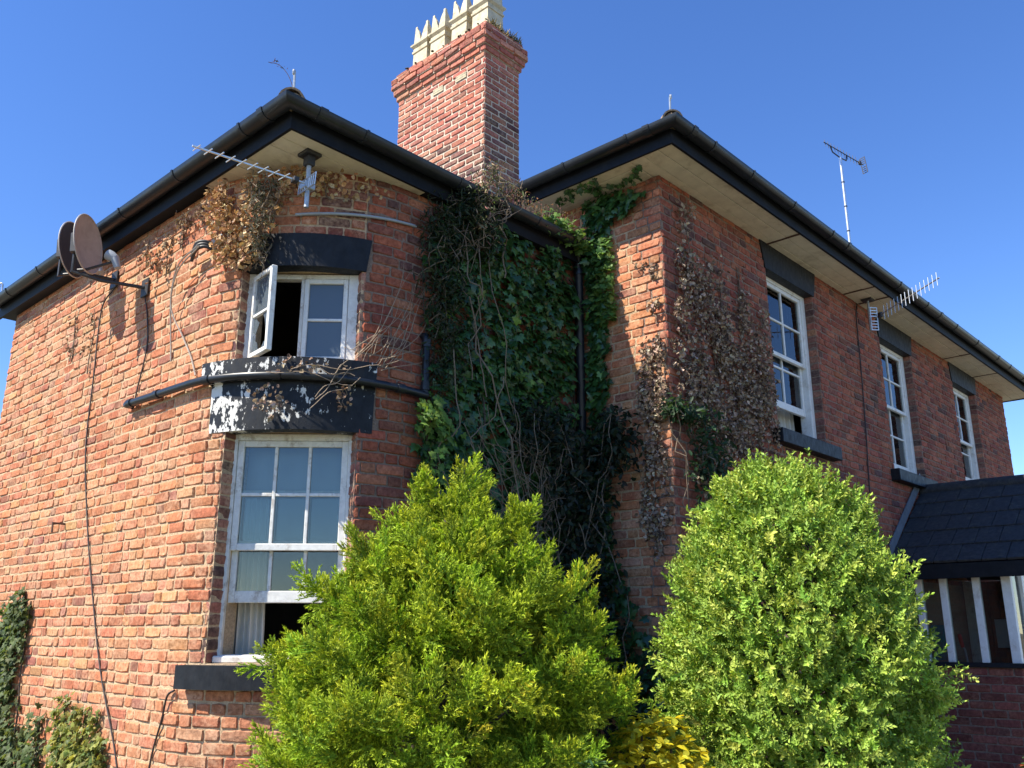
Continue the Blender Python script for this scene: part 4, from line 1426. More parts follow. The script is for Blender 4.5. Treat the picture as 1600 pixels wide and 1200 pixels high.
# two sticks with red grips, and a teal cloth, inside the porch
for (x, y, lean, lab) in ((10.46, 3.12, 0.04, 'grey stick with a red grip leaning inside the porch, left of the middle post'), (10.46, 2.66, -0.03, 'grey stick with a red grip leaning inside the porch, right of the middle post')):
    st_ = thing('walking_stick', (x, y, 0.06), lab, 'stick', 'sticks in the porch')
    mb = MB(); mb.tube([(x + 0.25, y, 0.062), (x + 0.02, y + lean * 0.7, 1.46), (x, y + lean, 1.50)], 0.011, 8); mb.build('shaft', 'plastic_grey', st_)
    mb = MB(); mb.tube([(x, y + lean, 1.49), (x - 0.012, y + lean + 0.01, 1.56), (x - 0.01, y + lean + 0.02, 1.625)], [0.018, 0.022, 0.02], 10); mb.build('grip', 'red_plastic', st_)
mb = MB()
vs, F = [], []
for i in range(13):
    yy = 3.26 + 0.18 * i / 12
    for z in (1.36, 1.72):
        for d in (0, 0.006):
            vs.append((PX0 + 0.15 + 0.012 * math.sin(i * 1.7) + d, yy, z))
for i in range(12):
    a, b = i * 4, i * 4 + 4
    F += [(a, b, b + 2, a + 2), (a + 1, a + 3, b + 3, b + 1), (a, a + 1, b + 1, b), (a + 2, b + 2, b + 3, a + 3)]
F += [(0, 2, 3, 1), (48, 49, 51, 50)]
mb.add(vs, F)
tag(mb.build('cloth', 'teal_cloth', None), 'teal cloth inside the porch glass behind the round green shrub', 'cloth')

# ------------------------------------------------------------------ foliage helpers
def unit(a):
    return a / np.maximum(np.linalg.norm(a, axis=-1, keepdims=True), 1e-9)

def frames(nrm, tip):
    z = unit(nrm); y = unit(tip - (tip * z).sum(-1, keepdims=True) * z)
    x = np.cross(y, z)
    return np.stack([x, y, z], axis=-1)      # columns

def scatter(name, tv, tf, pos, rot, scl, col, mat, parent, origin, tcol=None, col2=None, smooth=True):
    """many copies of one small template merged into one foliage mesh"""
    k, n = len(pos), len(tv)
    if k == 0: return None
    s = scl[:, None, None] if scl.ndim == 1 else scl[:, None, :]
    V = np.einsum('kij,knj->kni', rot, tv[None] * s) + pos[:, None, :]
    idx = np.array([i for f in tf for i in f]); tot = np.array([len(f) for f in tf])
    F = (idx[None] + n * np.arange(k)[:, None]).ravel()
    T = np.tile(tot, k); S = np.concatenate([[0], np.cumsum(T)[:-1]])
    if tcol is None: C = np.repeat(col, n, axis=0)
    else: C = (col[:, None, :] * (1 - tcol)[None, :, None] + col2[:, None, :] * tcol[None, :, None]).reshape(-1, 3)
    org = np.array(origin, float)
    me = mesh_arrays(name, V.reshape(-1, 3) - org, F, S, T, mat, C, smooth)
    o = bpy.data.objects.new(name, me)
    return _link(o, parent, org)

# ivy leaf, tip along +y, about 1 long
_h = [(0.0, 0.0), (0.24, -0.20), (0.55, -0.06), (0.38, 0.20), (0.50, 0.46), (0.20, 0.50), (0.0, 1.0)]
_o = _h + [(-x, y) for x, y in reversed(_h[1:-1])]
IVY_V = np.array([(x, y, -0.22 * abs(x) - 0.10 * max(0, y - 0.5)) for x, y in _o] + [(0, 0.30, 0.05)])
IVY_F = [(i, (i + 1) % len(_o), len(_o)) for i in range(len(_o))]
# oval leaf folded on its midrib
OVA_V = np.array([(0, 0, 0), (0.17, 0.22, 0.07), (0.24, 0.52, 0.09), (0.15, 0.82, 0.05), (0, 1.0, -0.04), (-0.15, 0.82, 0.05), (-0.24, 0.52, 0.09), (-0.17, 0.22, 0.07), (0, 0.5, 0.0)])
OVA_F = [(0, 1, 2, 8), (8, 2, 3, 4), (0, 8, 6, 7), (8, 4, 5, 6)]
# curled dead leaf
DEAD_V = np.array([(0, 0, 0), (0.30, 0.15, 0.16), (0.38, 0.50, 0.05), (0.22, 0.75, 0.22), (0, 1.0, 0.05), (-0.26, 0.70, 0.18), (-0.36, 0.42, 0.22), (-0.22, 0.1, 0.05), (0.02, 0.5, -0.05)])
DEAD_F = [(i, (i + 1) % 8, 8) for i in range(8)]
# narrow leaf
NAR_V = np.array([(0, 0, 0), (0.10, 0.35, 0.03), (0.08, 0.7, 0.02), (0, 1.0, -0.08), (-0.08, 0.7, 0.02), (-0.10, 0.35, 0.03), (0, 0.5, -0.02)])
NAR_F = [(0, 1, 6), (1, 2, 6), (2, 3, 6), (3, 4, 6), (4, 5, 6), (5, 0, 6)]

def pick(cols, k, var=0.15):
    c = np.array(cols)[rng.integers(0, len(cols), k)]
    return np.clip(c * rng.uniform(1 - var, 1 + var, (k, 1)) * (1 + rng.normal(0, 0.05, (k, 3))), 0, 1)

def blob_points(blobs, k, edge=0.35):
    """sample (u, z) inside a list of ellipses (u, z, ru, rz, weight) with ragged edges"""
    w = np.array([b[2] * b[3] * b[4] for b in blobs]); w = w / w.sum()
    out = []
    for b, n in zip(blobs, rng.multinomial(k, w)):
        a = rng.uniform(0, 2 * math.pi, n)
        r = np.sqrt(rng.uniform(0, 1, n)) * (1 + edge * np.sin(a * 5 + b[0] * 7) * 0.4 + edge * 0.4 * np.sin(a * 11 + b[1] * 5))
        out.append(np.stack([b[0] + b[2] * r * np.cos(a), b[1] + b[3] * r * np.sin(a)], 1))
    return np.concatenate(out)

def wall_frames(W, uz, d):
    P = np.empty((len(uz), 3)); Nn = np.empty((len(uz), 3)); T = np.empty((len(uz), 3))
    for i, (u, z) in enumerate(uz):
        t, n = W.frame(u)
        p = W.P(u) + n * d[i]
        P[i] = (p.x, p.y, z); Nn[i] = (n.x, n.y, 0); T[i] = (t.x, t.y, 0)
    return P, Nn, T

def leaf_pose(Nn, T, droop=0.45, wander=0.8, rnd=0.45):
    k = len(Nn)
    a = rng.normal(-math.pi / 2, wander, k)
    up = np.array([0, 0, 1.0])
    tip = T * np.cos(a)[:, None] + up * np.sin(a)[:, None] + Nn * rng.uniform(0.0, 0.5, (k, 1))
    nn = Nn + up * droop + rng.normal(0, rnd, (k, 3))
    return frames(nn, tip)

def stem_path(p, q, wob, n=10, sag=0.0):
    p, q = np.array(p, float), np.array(q, float)
    ph = rng.uniform(0, 6.28, (3, 3)); out = []
    for i in range(n + 1):
        t = i / n
        w = sum(np.sin(t * (2.5 + 2.7 * j) * math.pi + ph[j]) / (j + 1) for j in range(3)) * wob * math.sin(math.pi * min(1, t * 1.0 + 0.0)) 
        out.append(p + (q - p) * t + w + np.array([0, 0, -sag * math.sin(math.pi * t)]))
    return out

def inside(W, uz, polys):
    return uz

# ------------------------------------------------------------------ ivy covering the recess between the wings
front_rec = Flat(XL + RB, YF, (1, 0), (0, -1), XR - XL - RB)
ivy = thing('climbing_ivy', (4.9, YF - 0.05, 0), 'dense dark green ivy covering the recessed wall beside the downpipe', 'ivy')
GREENS = [(0.045, 0.115, 0.030), (0.035, 0.095, 0.028), (0.06, 0.14, 0.035), (0.028, 0.075, 0.025)]
uz = blob_points([(1.05, 4.1, 0.95, 0.85, 1.2), (1.0, 3.0, 0.95, 0.9, 1.2), (1.1, 1.9, 0.85, 0.9, 0.8), (0.55, 4.5, 0.45, 0.4, 0.8), (1.6, 4.5, 0.38, 0.35, 1.0), (0.35, 2.6, 0.35, 0.5, 0.8), (1.0, 0.9, 0.8, 0.7, 0.6)], 7600)
uz = uz[(uz[:, 0] > 0.02 + 0.10 * np.sin(uz[:, 1] * 6)) & (uz[:, 0] < 1.80) & (uz[:, 1] < 4.84) & (uz[:, 1] > 0.1)]
d = rng.uniform(0.02, 0.11, len(uz)) * (0.6 + 0.5 * np.abs(np.sin(uz[:, 0] * 4 + uz[:, 1] * 3)))
P, Nn, T = wall_frames(front_rec, uz, d)
u2 = blob_points([(9.6 - 4.45, 5.0, 0.22, 0.42, 1.4), (9.6 - 4.42, 4.3, 0.16, 0.5, 1.2), (9.6 - 4.42, 3.5, 0.15, 0.5, 1.1), (9.6 - 4.2, 5.25, 0.32, 0.14, 1.2), (9.6 - 4.40, 2.4, 0.14, 0.6, 0.8), (9.6 - 4.25, 3.3, 0.10, 0.10, 0.5)], 1900)
u2 = u2[(u2[:, 1] < HS2 - 0.03) & (9.6 - u2[:, 0] > 3.78) & (9.6 - u2[:, 0] < 4.46)]
P2, N2, T2 = wall_frames(side_w, u2, rng.uniform(0.02, 0.09, len(u2)))
P = np.concatenate([P, P2]); Nn = np.concatenate([Nn, N2]); T = np.concatenate([T, T2])
rot = leaf_pose(Nn, T)
sc = rng.uniform(0.045, 0.085, len(P))
col = pick(GREENS, len(P), 0.3)
# a few young yellow-green leaves
yg = rng.random(len(P)) < 0.012
col[yg] = pick([(0.16, 0.30, 0.05)], yg.sum())
lead = np.argsort(-sc * (P[:, 2] > 2.6) * (P[:, 0] > 4.2) * (d.mean() + 0))[:300]
# the 300 largest leaves in view are single parts sharing a few meshes
shades = []
for c in GREENS + [(0.07, 0.16, 0.04), (0.16, 0.30, 0.05)]:
    shades.append(mesh_arrays('ivy_leaf', IVY_V, [i for f in IVY_F for i in f], np.arange(0, 36, 3), np.full(12, 3), 'leaf_gloss', np.tile(c, (len(IVY_V), 1)), True))
keep = np.ones(len(P), bool); keep[lead] = False
scatter('foliage', IVY_V, IVY_F, P[keep], rot[keep], sc[keep], col[keep], 'leaf_gloss', ivy, ORG[ivy])['kind'] = 'stuff'
for n_, i in enumerate(lead):
    o = bpy.data.objects.new('leaf', shades[5] if (n_ % 40 == 0) else shades[int(rng.integers(0, 5))])
    pos = P[i] + Nn[i] * 0.03
    _link(o, ivy, pos)
    m = Matrix([[*rot[i][0]], [*rot[i][1]], [*rot[i][2]]])
    o.rotation_euler = m.to_euler(); s_ = float(sc[i]); o.scale = (s_, s_, s_)
mb = MB()
for k in range(16):
    x = rng.uniform(4.0, 5.7)
    pth = stem_path((x, YF - 0.03, 0.02), (x + rng.uniform(-0.4, 0.4), YF - 0.03, rng.uniform(3.2, 4.7)), 0.05, 16)
    mb.tube([(a, min(b, YF - 0.008), c) for a, b, c in pth], list(np.linspace(0.014, 0.004, 17)), 5)
mb.build('stem', 'bark', ivy)

# trailing ivy strands that reach over the soffit of the tall wing
mb = MB(); pts_all = []
for (a, b) in (((5.75, 4.30, 5.39), (5.50, 4.15, 5.38)), ((5.76, 4.05, 5.39), (5.55, 4.35, 5.385)), ((5.72, 3.95, 5.39), (5.60, 3.72, 5.385)), ((5.62, 4.6, 5.385), (5.50, 4.3, 5.38))):
    p = stem_path(a, b, 0.03, 8)
    mb.tube([(x, y, min(z, 5.40)) for x, y, z in p], 0.003, 5); pts_all += p
pts_all = np.repeat(np.array(pts_all), 3, axis=0) + rng.normal(0, 0.025, (len(pts_all) * 3, 3))
pts_all[:, 2] = np.minimum(pts_all[:, 2], 5.385)
k = len(pts_all)
mb.build('trailing_stem', 'bark', ivy)
scatter('trailing_foliage', IVY_V, IVY_F, pts_all, frames(np.tile((-0.4, -0.3, -0.8), (k, 1)) + rng.normal(0, .4, (k, 3)), rng.normal(0, 1, (k, 3))), rng.uniform(0.03, 0.055, k), pick(GREENS, k), 'leaf_gloss', ivy, ORG[ivy])['kind'] = 'stuff'

# ------------------------------------------------------------------ ivy at the foot of the left wall
def left_ivy(blobs, k, label, cols, leafs=(0.035, 0.06)):
    uz = blob_points(blobs, k)
    uz = uz[(uz[:, 1] > 0.02)]
    root = thing('climbing_ivy', (XL - 0.02, float(YE - uz[:, 0].mean()), 0), label, 'ivy', 'ivy on the left wall')
    d = rng.uniform(0.01, 0.10, len(uz))
    P, Nn, T = wall_frames(bow, uz, d)
    rot = leaf_pose(Nn, T, 0.5, 0.9, 0.5)
    scatter('foliage', IVY_V, IVY_F, P, rot, rng.uniform(*leafs, len(P)), pick(cols, len(P), 0.25), 'leaf_soft', root, ORG[root])['kind'] = 'stuff'
    for b in blobs:
        mb = MB()
        mb.tube(stem_path(bow.pt(b[0] + 0.05, 0.0, 0.012), bow.pt(b[0], b[1] + b[3] * 0.8, 0.012), 0.008, 10), 0.006, 5)
        mb.build('stem', 'bark', root)
    return root
Y2U = lambda y: YE - y
left_ivy([(Y2U(8.55), 0.9, 0.42, 0.85, 1), (Y2U(8.35), 1.5, 0.28, 0.42, 1.1), (Y2U(8.25), 1.85, 0.05, 0.17, 1), (Y2U(8.08), 1.72, 0.07, 0.22, 1), (Y2U(8.0), 0.5, 0.35, 0.5, 1), (Y2U(7.55), 0.75, 0.14, 0.32, 1), (Y2U(7.6), 0.35, 0.3, 0.35, 1)], 3600, 'dark ivy climbing the left wall at the far left edge', [(0.10, 0.14, 0.045), (0.08, 0.115, 0.04), (0.14, 0.18, 0.065)])
left_ivy([(Y2U(6.95), 0.6, 0.22, 0.5, 1), (Y2U(6.75), 0.95, 0.06, 0.22, 1.1), (Y2U(7.12), 1.0, 0.05, 0.2, 1.1), (Y2U(6.55), 0.95, 0.06, 0.2, 1.1), (Y2U(6.6), 0.5, 0.25, 0.4, 1), (Y2U(6.4), 0.75, 0.09, 0.22, 1)], 2000, 'low yellow-green ivy on the left wall beside the long cable', [(0.21, 0.24, 0.05), (0.14, 0.18, 0.045), (0.34, 0.33, 0.08)], (0.03, 0.05))

# ------------------------------------------------------------------ dead climbers
BROWN = [(0.30, 0.215, 0.15), (0.22, 0.155, 0.11), (0.38, 0.285, 0.205), (0.47, 0.37, 0.28), (0.13, 0.09, 0.07)]
def dead_ivy(sets, label, loc, size=(0.026, 0.048), cols=BROWN, stems=10, name='dead_ivy', group='withered climbers on the house', spread=(0.01, 0.08)):
    root = thing(name, loc, label, 'dead ivy', group)
    Ps, Ns, Ts = [], [], []
    mb = MB()
    for W, blobs, k, cond in sets:
        uz = blob_points(blobs, k)
        if cond is not None: uz = uz[cond(uz)]
        cl_ = np.sin(uz[:, 0] * 9 + 2.5 * np.sin(uz[:, 1] * 3.1)) + np.sin(uz[:, 1] * 7 + uz[:, 0] * 5) + 0.8 * np.sin(uz[:, 0] * 23 + uz[:, 1] * 4)
        uz = uz[cl_ + rng.normal(0, 0.6, len(uz)) > -1.15]
        P, Nn, T = wall_frames(W, uz, rng.uniform(*spread, len(uz)))
        Ps.append(P); Ns.append(Nn); Ts.append(T)
        for j in range(stems):
            b = blobs[int(rng.integers(0, len(blobs)))]
            u = b[0] + rng.uniform(-0.6, 0.6) * b[2]
            u2 = u + rng.uniform(-0.25, 0.25) * b[2]
            m = 9
            pth = [W.pt(u + (u2 - u) * t + 0.015 * math.sin(9 * t + j), b[1] - b[3] + 2 * b[3] * t * rng.uniform(0.97, 1.0), 0.012 + 0.01 * math.sin(7 * t + j)) for t in np.linspace(0, 1, m)]
            if cond is not None and not cond(np.array([[u, b[1]]]))[0]: continue
            mb.tube(pth, list(np.linspace(0.006, 0.0025, m)), 5)
    P, Nn, T = np.concatenate(Ps), np.concatenate(Ns), np.concatenate(Ts)
    k = len(P)
    rot = frames(Nn + rng.normal(0, 0.8, (k, 3)), rng.normal(0, 1, (k, 3)) + np.array([0, 0, -0.8]))
    scatter('withered_leaves', DEAD_V, DEAD_F, P, rot, rng.uniform(*size, k), pick(cols, k, 0.3), 'leaf_dead', root, ORG[root], smooth=False)['kind'] = 'stuff'
    if mb.V: mb.build('stem', 'stem_pale', root)['kind'] = 'stuff'
    return root
SU = lambda y: 9.6 - y       # u on the return wall
dead_ivy([
    (front_w, [(0.50, 4.05, 0.46, 0.80, 1.2), (1.10, 3.85, 0.55, 0.72, 1.2), (1.35, 3.55, 0.42, 0.62, 1.2), (0.75, 3.45, 0.7, 0.45, 1.0), (0.28, 4.75, 0.10, 0.5, 0.9), (0.42, 4.95, 0.06, 0.42, 0.8), (0.9, 4.65, 0.06, 0.30, 0.6), (1.25, 4.6, 0.05, 0.35, 0.5), (1.62, 4.15, 0.12, 0.6, 0.9), (0.6, 2.9, 0.35, 0.35, 0.4)], 7600, lambda q: (q[:, 0] > 0.0) & (q[:, 0] < 1.80) & (q[:, 1] < 5.3)),
    (side_w, [(SU(3.80), 3.65, 0.12, 0.30, 1.0), (SU(3.82), 4.55, 0.09, 0.07, 0.55), (SU(3.90), 4.62, 0.06, 0.03, 0.4), (SU(3.80), 4.25, 0.08, 0.05, 0.3), (SU(3.84), 3.5, 0.14, 0.30, 1.3), (SU(3.85), 2.7, 0.13, 0.45, 0.9)], 2200, lambda q: q[:, 0] < side_w.L),
], 'thick withered brown ivy on the outer corner of the tall wing', (XR, YR - 0.02, 0), stems=16)
dead_ivy([(bow, [(uth(16), 4.35, 0.13, 0.26, 1.2), (uth(8), 4.58, 0.12, 0.14, 0.8), (uth(24), 4.20, 0.12, 0.14, 1.2), (uth(27), 4.5, 0.2, 0.22, 0.9), (uth(30), 4.7, 0.45, 0.10, 0.7), (uth(55), 4.68, 0.35, 0.10, 0.35)], 1500, lambda q: q[:, 1] < HS - 0.02)],
         'pale withered leaves clinging above the small upper window', (float(bow.pt(uth(20), 0).x), float(bow.pt(uth(20), 0).y), 3.9), (0.03, 0.05), [(0.52, 0.34, 0.17), (0.42, 0.25, 0.12), (0.30, 0.17, 0.09), (0.60, 0.44, 0.26)], 10, spread=(0.01, 0.12))
dead_ivy([(bow, [(Y2U(6.25), 4.48, 0.035, 0.20, 1), (Y2U(6.45), 4.52, 0.03, 0.24, 1), (Y2U(6.05), 4.60, 0.03, 0.14, 0.8), (Y2U(6.62), 4.60, 0.05, 0.12, 0.7), (Y2U(5.85), 4.62, 0.2, 0.08, 0.8), (Y2U(7.55), 4.05, 0.03, 0.3, 0.5), (Y2U(7.95), 4.2, 0.03, 0.25, 0.35)], 420, lambda q: q[:, 1] < HS - 0.02)],
         'thin dry strands of withered ivy on the left wall beside the satellite dishes', (XL, 6.4, 4.0), (0.02, 0.04), [(0.40, 0.30, 0.20), (0.25, 0.16, 0.10), (0.16, 0.10, 0.07)], 8)
dead_ivy([(bow, [(uth(38), 3.10, 0.10, 0.10, 1), (uth(62), 3.14, 0.06, 0.08, 0.6), (uth(50), 3.33, 0.18, 0.05, 0.8), (uth(45), 3.42, 0.1, 0.03, 0.5)], 150, None)],
         'sparse withered leaves hanging over the lower lintel and its pipe', (float(bow.pt(uth(45), 0, 0.1).x), float(bow.pt(uth(45), 0, 0.1).y), 3.0), (0.025, 0.045), stems=3, spread=(0.07, 0.13))

# bare twigs right of the upper window
tw = thing('bare_climber', bow.pt(uth(78), 3.3), 'bare pale twigs spreading over the shaded wall right of the upper window', 'climber')
mb = MB()
for k in range(20):
    a0 = rng.uniform(66, 82); z0 = rng.uniform(3.36, 3.5)
    a1 = a0 + rng.uniform(-6, 26); z1 = z0 + rng.uniform(0.06, 0.75) * (1 if a1 > a0 else 0.5)
    m = 9
    mb.tube([bow.pt(uth(a0 + (a1 - a0) * t + 1.5 * math.sin(5 * t + k)), z0 + (z1 - z0) * t ** 1.1, 0.015 + 0.035 * math.sin(math.pi * t * 0.9)) for t in np.linspace(0, 1, m)], list(np.linspace(0.0032, 0.0013, m)), 5)
for k in range(7):
    a0, a1 = rng.uniform(34, 60), rng.uniform(62, 76)
    z0, z1 = rng.uniform(3.05, 3.34), rng.uniform(3.2, 3.42)
    mb.tube([bow.pt(uth(a0 + (a1 - a0) * t), z0 + (z1 - z0) * t + 0.02 * math.sin(8 * t + k), 0.095 + 0.01 * math.sin(6 * t)) for t in np.linspace(0, 1, 10)], 0.003, 5)
mb.build('twig', 'stem_dry', tw)['kind'] = 'stuff'

# grey-brown tuft hanging from the corner eave in front of the wall
def twiggy_mass(name, label, cat, loc, blobs3, k, leaf, size, cols, mat, nstems, smat, stem_r=0.0025, leafn='foliage', group=None, tip_down=0.7, fixy=None):
    root = thing(name, loc, label, cat, group)
    mb = MB(); L = []
    w = np.array([b[6] for b in blobs3], float); w /= w.sum()
    for b, n in zip(blobs3, rng.multinomial(k, w)):
        q = rng.normal(0, 0.42, (n, 3)); q = q / np.maximum(1, np.linalg.norm(q, axis=1, keepdims=True))
        L.append(np.array(b[:3]) + q * np.array(b[3:6]))
    P = np.concatenate(L)
    if fixy is not None: P = fixy(P)
    kk = len(P)
    tip = rng.normal(0, 0.7, (kk, 3)) + np.array([-0.2, -0.3, -tip_down])
    nr = rng.normal(0, 0.7, (kk, 3)) + np.array([-0.3, -0.4, 0.6])
    tv, tf = leaf
    scatter(leafn, tv, tf, P, frames(nr, tip), rng.uniform(*size, kk), pick(cols, kk, 0.3), mat, root, ORG[root])['kind'] = 'stuff'
    for j in range(nstems):
        i, i2 = rng.integers(0, kk, 2)
        a = P[i]; b_ = P[i2]
        if np.linalg.norm(a - b_) > 1.4: b_ = a + (b_ - a) * 0.5
        pth = np.array(stem_path(a, b_, 0.05, 9, rng.uniform(-0.05, 0.15)))
        if fixy is not None: pth = fixy(pth)
        mb.tube([tuple(p) for p in pth], stem_r, 5)
    if mb.V: mb.build('stem', smat, root)['kind'] = 'stuff'
    return root
def off_bow(P):
    c = np.array(BC); v = P[:, :2] - c
    r = np.linalg.norm(v, axis=1)
    m = (P[:, 0] < BC.x) & (P[:, 1] < BC.y) & (r < RB + 0.03)
    Q = P.copy(); Q[m, :2] = c + v[m] / r[m, None] * (RB + 0.03)
    Q[:, 2] = np.minimum(Q[:, 2], HS - 0.02)
    return Q
tb = bow.pt(uth(31), 4.5, 0.10)
twiggy_mass('climber_tuft', 'drab grey-green climber tuft hanging below the eave beside the aerial pole', 'climber', (tb.x, tb.y, 4.1),
            [(tb.x, tb.y, 4.62, 0.13, 0.13, 0.16, 1.0), (tb.x - 0.02, tb.y + 0.0, 4.38, 0.11, 0.11, 0.22, 1.0), (tb.x + 0.02, tb.y + 0.05, 4.2, 0.1, 0.1, 0.14, 0.6)],
            700, (NAR_V, NAR_F), (0.03, 0.06), [(0.12, 0.11, 0.07), (0.20, 0.17, 0.11), (0.06, 0.07, 0.04), (0.28, 0.24, 0.17)], 'leaf_dead', 14, 'stem_pale', fixy=off_bow)
cl = lambda P: np.column_stack([P[:, 0], np.minimum(P[:, 1], YF - 0.015), P[:, 2]])
twiggy_mass('jasmine', 'dark tangled climber hanging from the eave at the end of the rounded wall', 'climber', (4.15, 4.55, 0),
            [(4.15, 4.50, 4.55, 0.30, 0.12, 0.30, 1.3), (4.10, 4.50, 4.1, 0.26, 0.14, 0.4, 1.1), (4.35, 4.42, 4.75, 0.22, 0.16, 0.25, 1.0), (4.15, 4.50, 3.6, 0.22, 0.12, 0.4, 0.7), (4.5, 4.42, 4.6, 0.15, 0.12, 0.22, 0.5)],
            3400, (NAR_V, NAR_F), (0.04, 0.08), [(0.035, 0.06, 0.03), (0.05, 0.07, 0.03), (0.07, 0.07, 0.045), (0.028, 0.045, 0.022)], 'leaf_soft', 24, 'stem_pale', 0.0028, fixy=cl)
twiggy_mass('eave_climber', 'brown and pink withered climber spilling over the gutter beneath the chimney', 'climber', (4.55, 4.40, 4.8),
            [(4.45, 4.38, 5.00, 0.20, 0.12, 0.18, 1.0), (4.65, 4.36, 5.02, 0.20, 0.12, 0.12, 0.8), (4.40, 4.36, 4.70, 0.14, 0.10, 0.25, 0.7), (4.48, 4.36, 5.16, 0.10, 0.08, 0.08, 0.4)],
            650, (NAR_V, NAR_F), (0.035, 0.065), [(0.22, 0.17, 0.10), (0.10, 0.12, 0.05), (0.30, 0.22, 0.13), (0.30, 0.14, 0.12), (0.20, 0.22, 0.10)], 'leaf_dead', 22, 'stem_dry', 0.0022)
# honeysuckle mass in the shade of the inner corner
cl2 = lambda P: np.column_stack([np.where((P[:, 1] > YR) & (P[:, 0] > XR - 0.015), XR - 0.015, P[:, 0]), np.minimum(P[:, 1], YF - 0.02), np.maximum(P[:, 2], 0.05)])
twiggy_mass('honeysuckle', 'big dark tangle of honeysuckle with bare stems low in the inner corner', 'honeysuckle', (5.35, 4.3, 0),
            [(5.15, 4.42, 3.15, 0.45, 0.16, 0.30, 1.0), (5.45, 4.35, 2.7, 0.40, 0.22, 0.5, 1.3), (5.45, 4.30, 1.9, 0.40, 0.28, 0.7, 1.3), (5.5, 4.2, 1.0, 0.4, 0.35, 0.7, 1.1), (5.70, 4.15, 3.1, 0.14, 0.26, 0.35, 0.7)],
            4200, (OVA_V, OVA_F), (0.04, 0.075), [(0.022, 0.04, 0.022), (0.03, 0.05, 0.026), (0.045, 0.05, 0.035), (0.016, 0.028, 0.016)], 'leaf_soft', 30, 'stem_pale', 0.004, fixy=cl2)
mb = MB()   # the looping bare vines in front of the ivy
vr = thing('bare_vine', (4.6, 4.45, 0), 'long bare looping vine stems hanging in front of the ivy', 'vine')
for k in range(46):
    x0, x1 = rng.uniform(4.25, 5.6), rng.uniform(4.3, 5.5)
    z0, z1 = rng.uniform(2.7, 3.35), rng.uniform(2.1, 3.0)
    mb.tube([tuple(p) for p in stem_path((x0, 4.40 + rng.uniform(-0.08, 0.08), z0), (x1, 4.38 + rng.uniform(-0.1, 0.08), z1), 0.07, 12, rng.uniform(0, 0.35))], rng.uniform(0.002, 0.0035), 5)
for (a, b, r_) in (((4.30, 4.42, 4.05), (4.75, 4.30, 2.5), 0.006), ((4.50, 4.42, 4.4), (4.85, 4.32, 2.6), 0.004), ((4.15, 4.42, 3.6), (4.10, 4.40, 2.4), 0.0045), ((4.65, 4.40, 3.5), (4.20, 4.35, 2.5), 0.0045), ((4.62, 4.34, 5.0), (4.66, 4.40, 4.3), 0.006), ((4.25, 4.42, 4.5), (4.45, 4.38, 3.3), 0.005), ((4.4, 4.4, 4.6), (4.3, 4.38, 3.4), 0.004)):
    mb.tube([tuple(p) for p in stem_path(a, b, 0.05, 14)], r_, 6)
mb.build('stem', 'stem_pale', vr)['kind'] = 'stuff'
yl = blob_points([(0.10, 3.10, 0.12, 0.12, 1), (0.22, 3.0, 0.10, 0.10, 0.7), (0.12, 2.75, 0.08, 0.12, 0.6), (1.05, 3.55, 0.10, 0.06, 0.4)], 150)
P, Nn, T = wall_frames(front_rec, yl, rng.uniform(0.10, 0.22, len(yl)))
scatter('young_leaves', IVY_V, IVY_F, P, leaf_pose(Nn, T), rng.uniform(0.04, 0.065, len(P)), pick([(0.17, 0.28, 0.06), (0.10, 0.2, 0.04)], len(P)), 'leaf_soft', vr, ORG[vr])['kind'] = 'stuff'

# evergreen sprigs and green ivy on the shaded corner of the tall wing
twiggy_mass('evergreen_climber', 'dark green climber low on the tall wing wall behind the round shrub', 'climber', (6.2, 3.6, 0),
            [(6.25, 3.60, 3.0, 0.35, 0.10, 0.45, 1.0), (6.3, 3.58, 2.3, 0.4, 0.12, 0.5, 1.2), (6.05, 3.58, 1.5, 0.3, 0.12, 0.7, 1.0), (5.95, 3.62, 3.32, 0.28, 0.12, 0.08, 0.5), (5.76, 3.62, 3.35, 0.1, 0.14, 0.10, 0.3)],
            2000, (OVA_V, OVA_F), (0.035, 0.065), [(0.03, 0.07, 0.03), (0.04, 0.085, 0.035), (0.05, 0.07, 0.04)], 'leaf_soft', 20, 'stem_pale', 0.004, fixy=lambda P: np.column_stack([P[:, 0], np.where(P[:, 0] > XR - 0.02, np.minimum(P[:, 1], YR - 0.02), P[:, 1]), np.maximum(P[:, 2], 0.03)]))
u2 = blob_points([(SU(4.2), 1.6, 0.16, 0.5, 1), (SU(4.0), 0.9, 0.25, 0.7, 1.2)], 700)
u2 = u2[(u2[:, 0] < side_w.L) & (u2[:, 1] > 0.03)]
P, Nn, T = wall_frames(side_w, u2, rng.uniform(0.02, 0.1, len(u2)))
ci = thing('climbing_ivy', (XR, 4.0, 0), 'green ivy low on the return wall between conifer and round shrub', 'ivy')
scatter('foliage', IVY_V, IVY_F, P, leaf_pose(Nn, T), rng.uniform(0.05, 0.08, len(P)), pick(GREENS, len(P)), 'leaf_gloss', ci, ORG[ci])['kind'] = 'stuff'

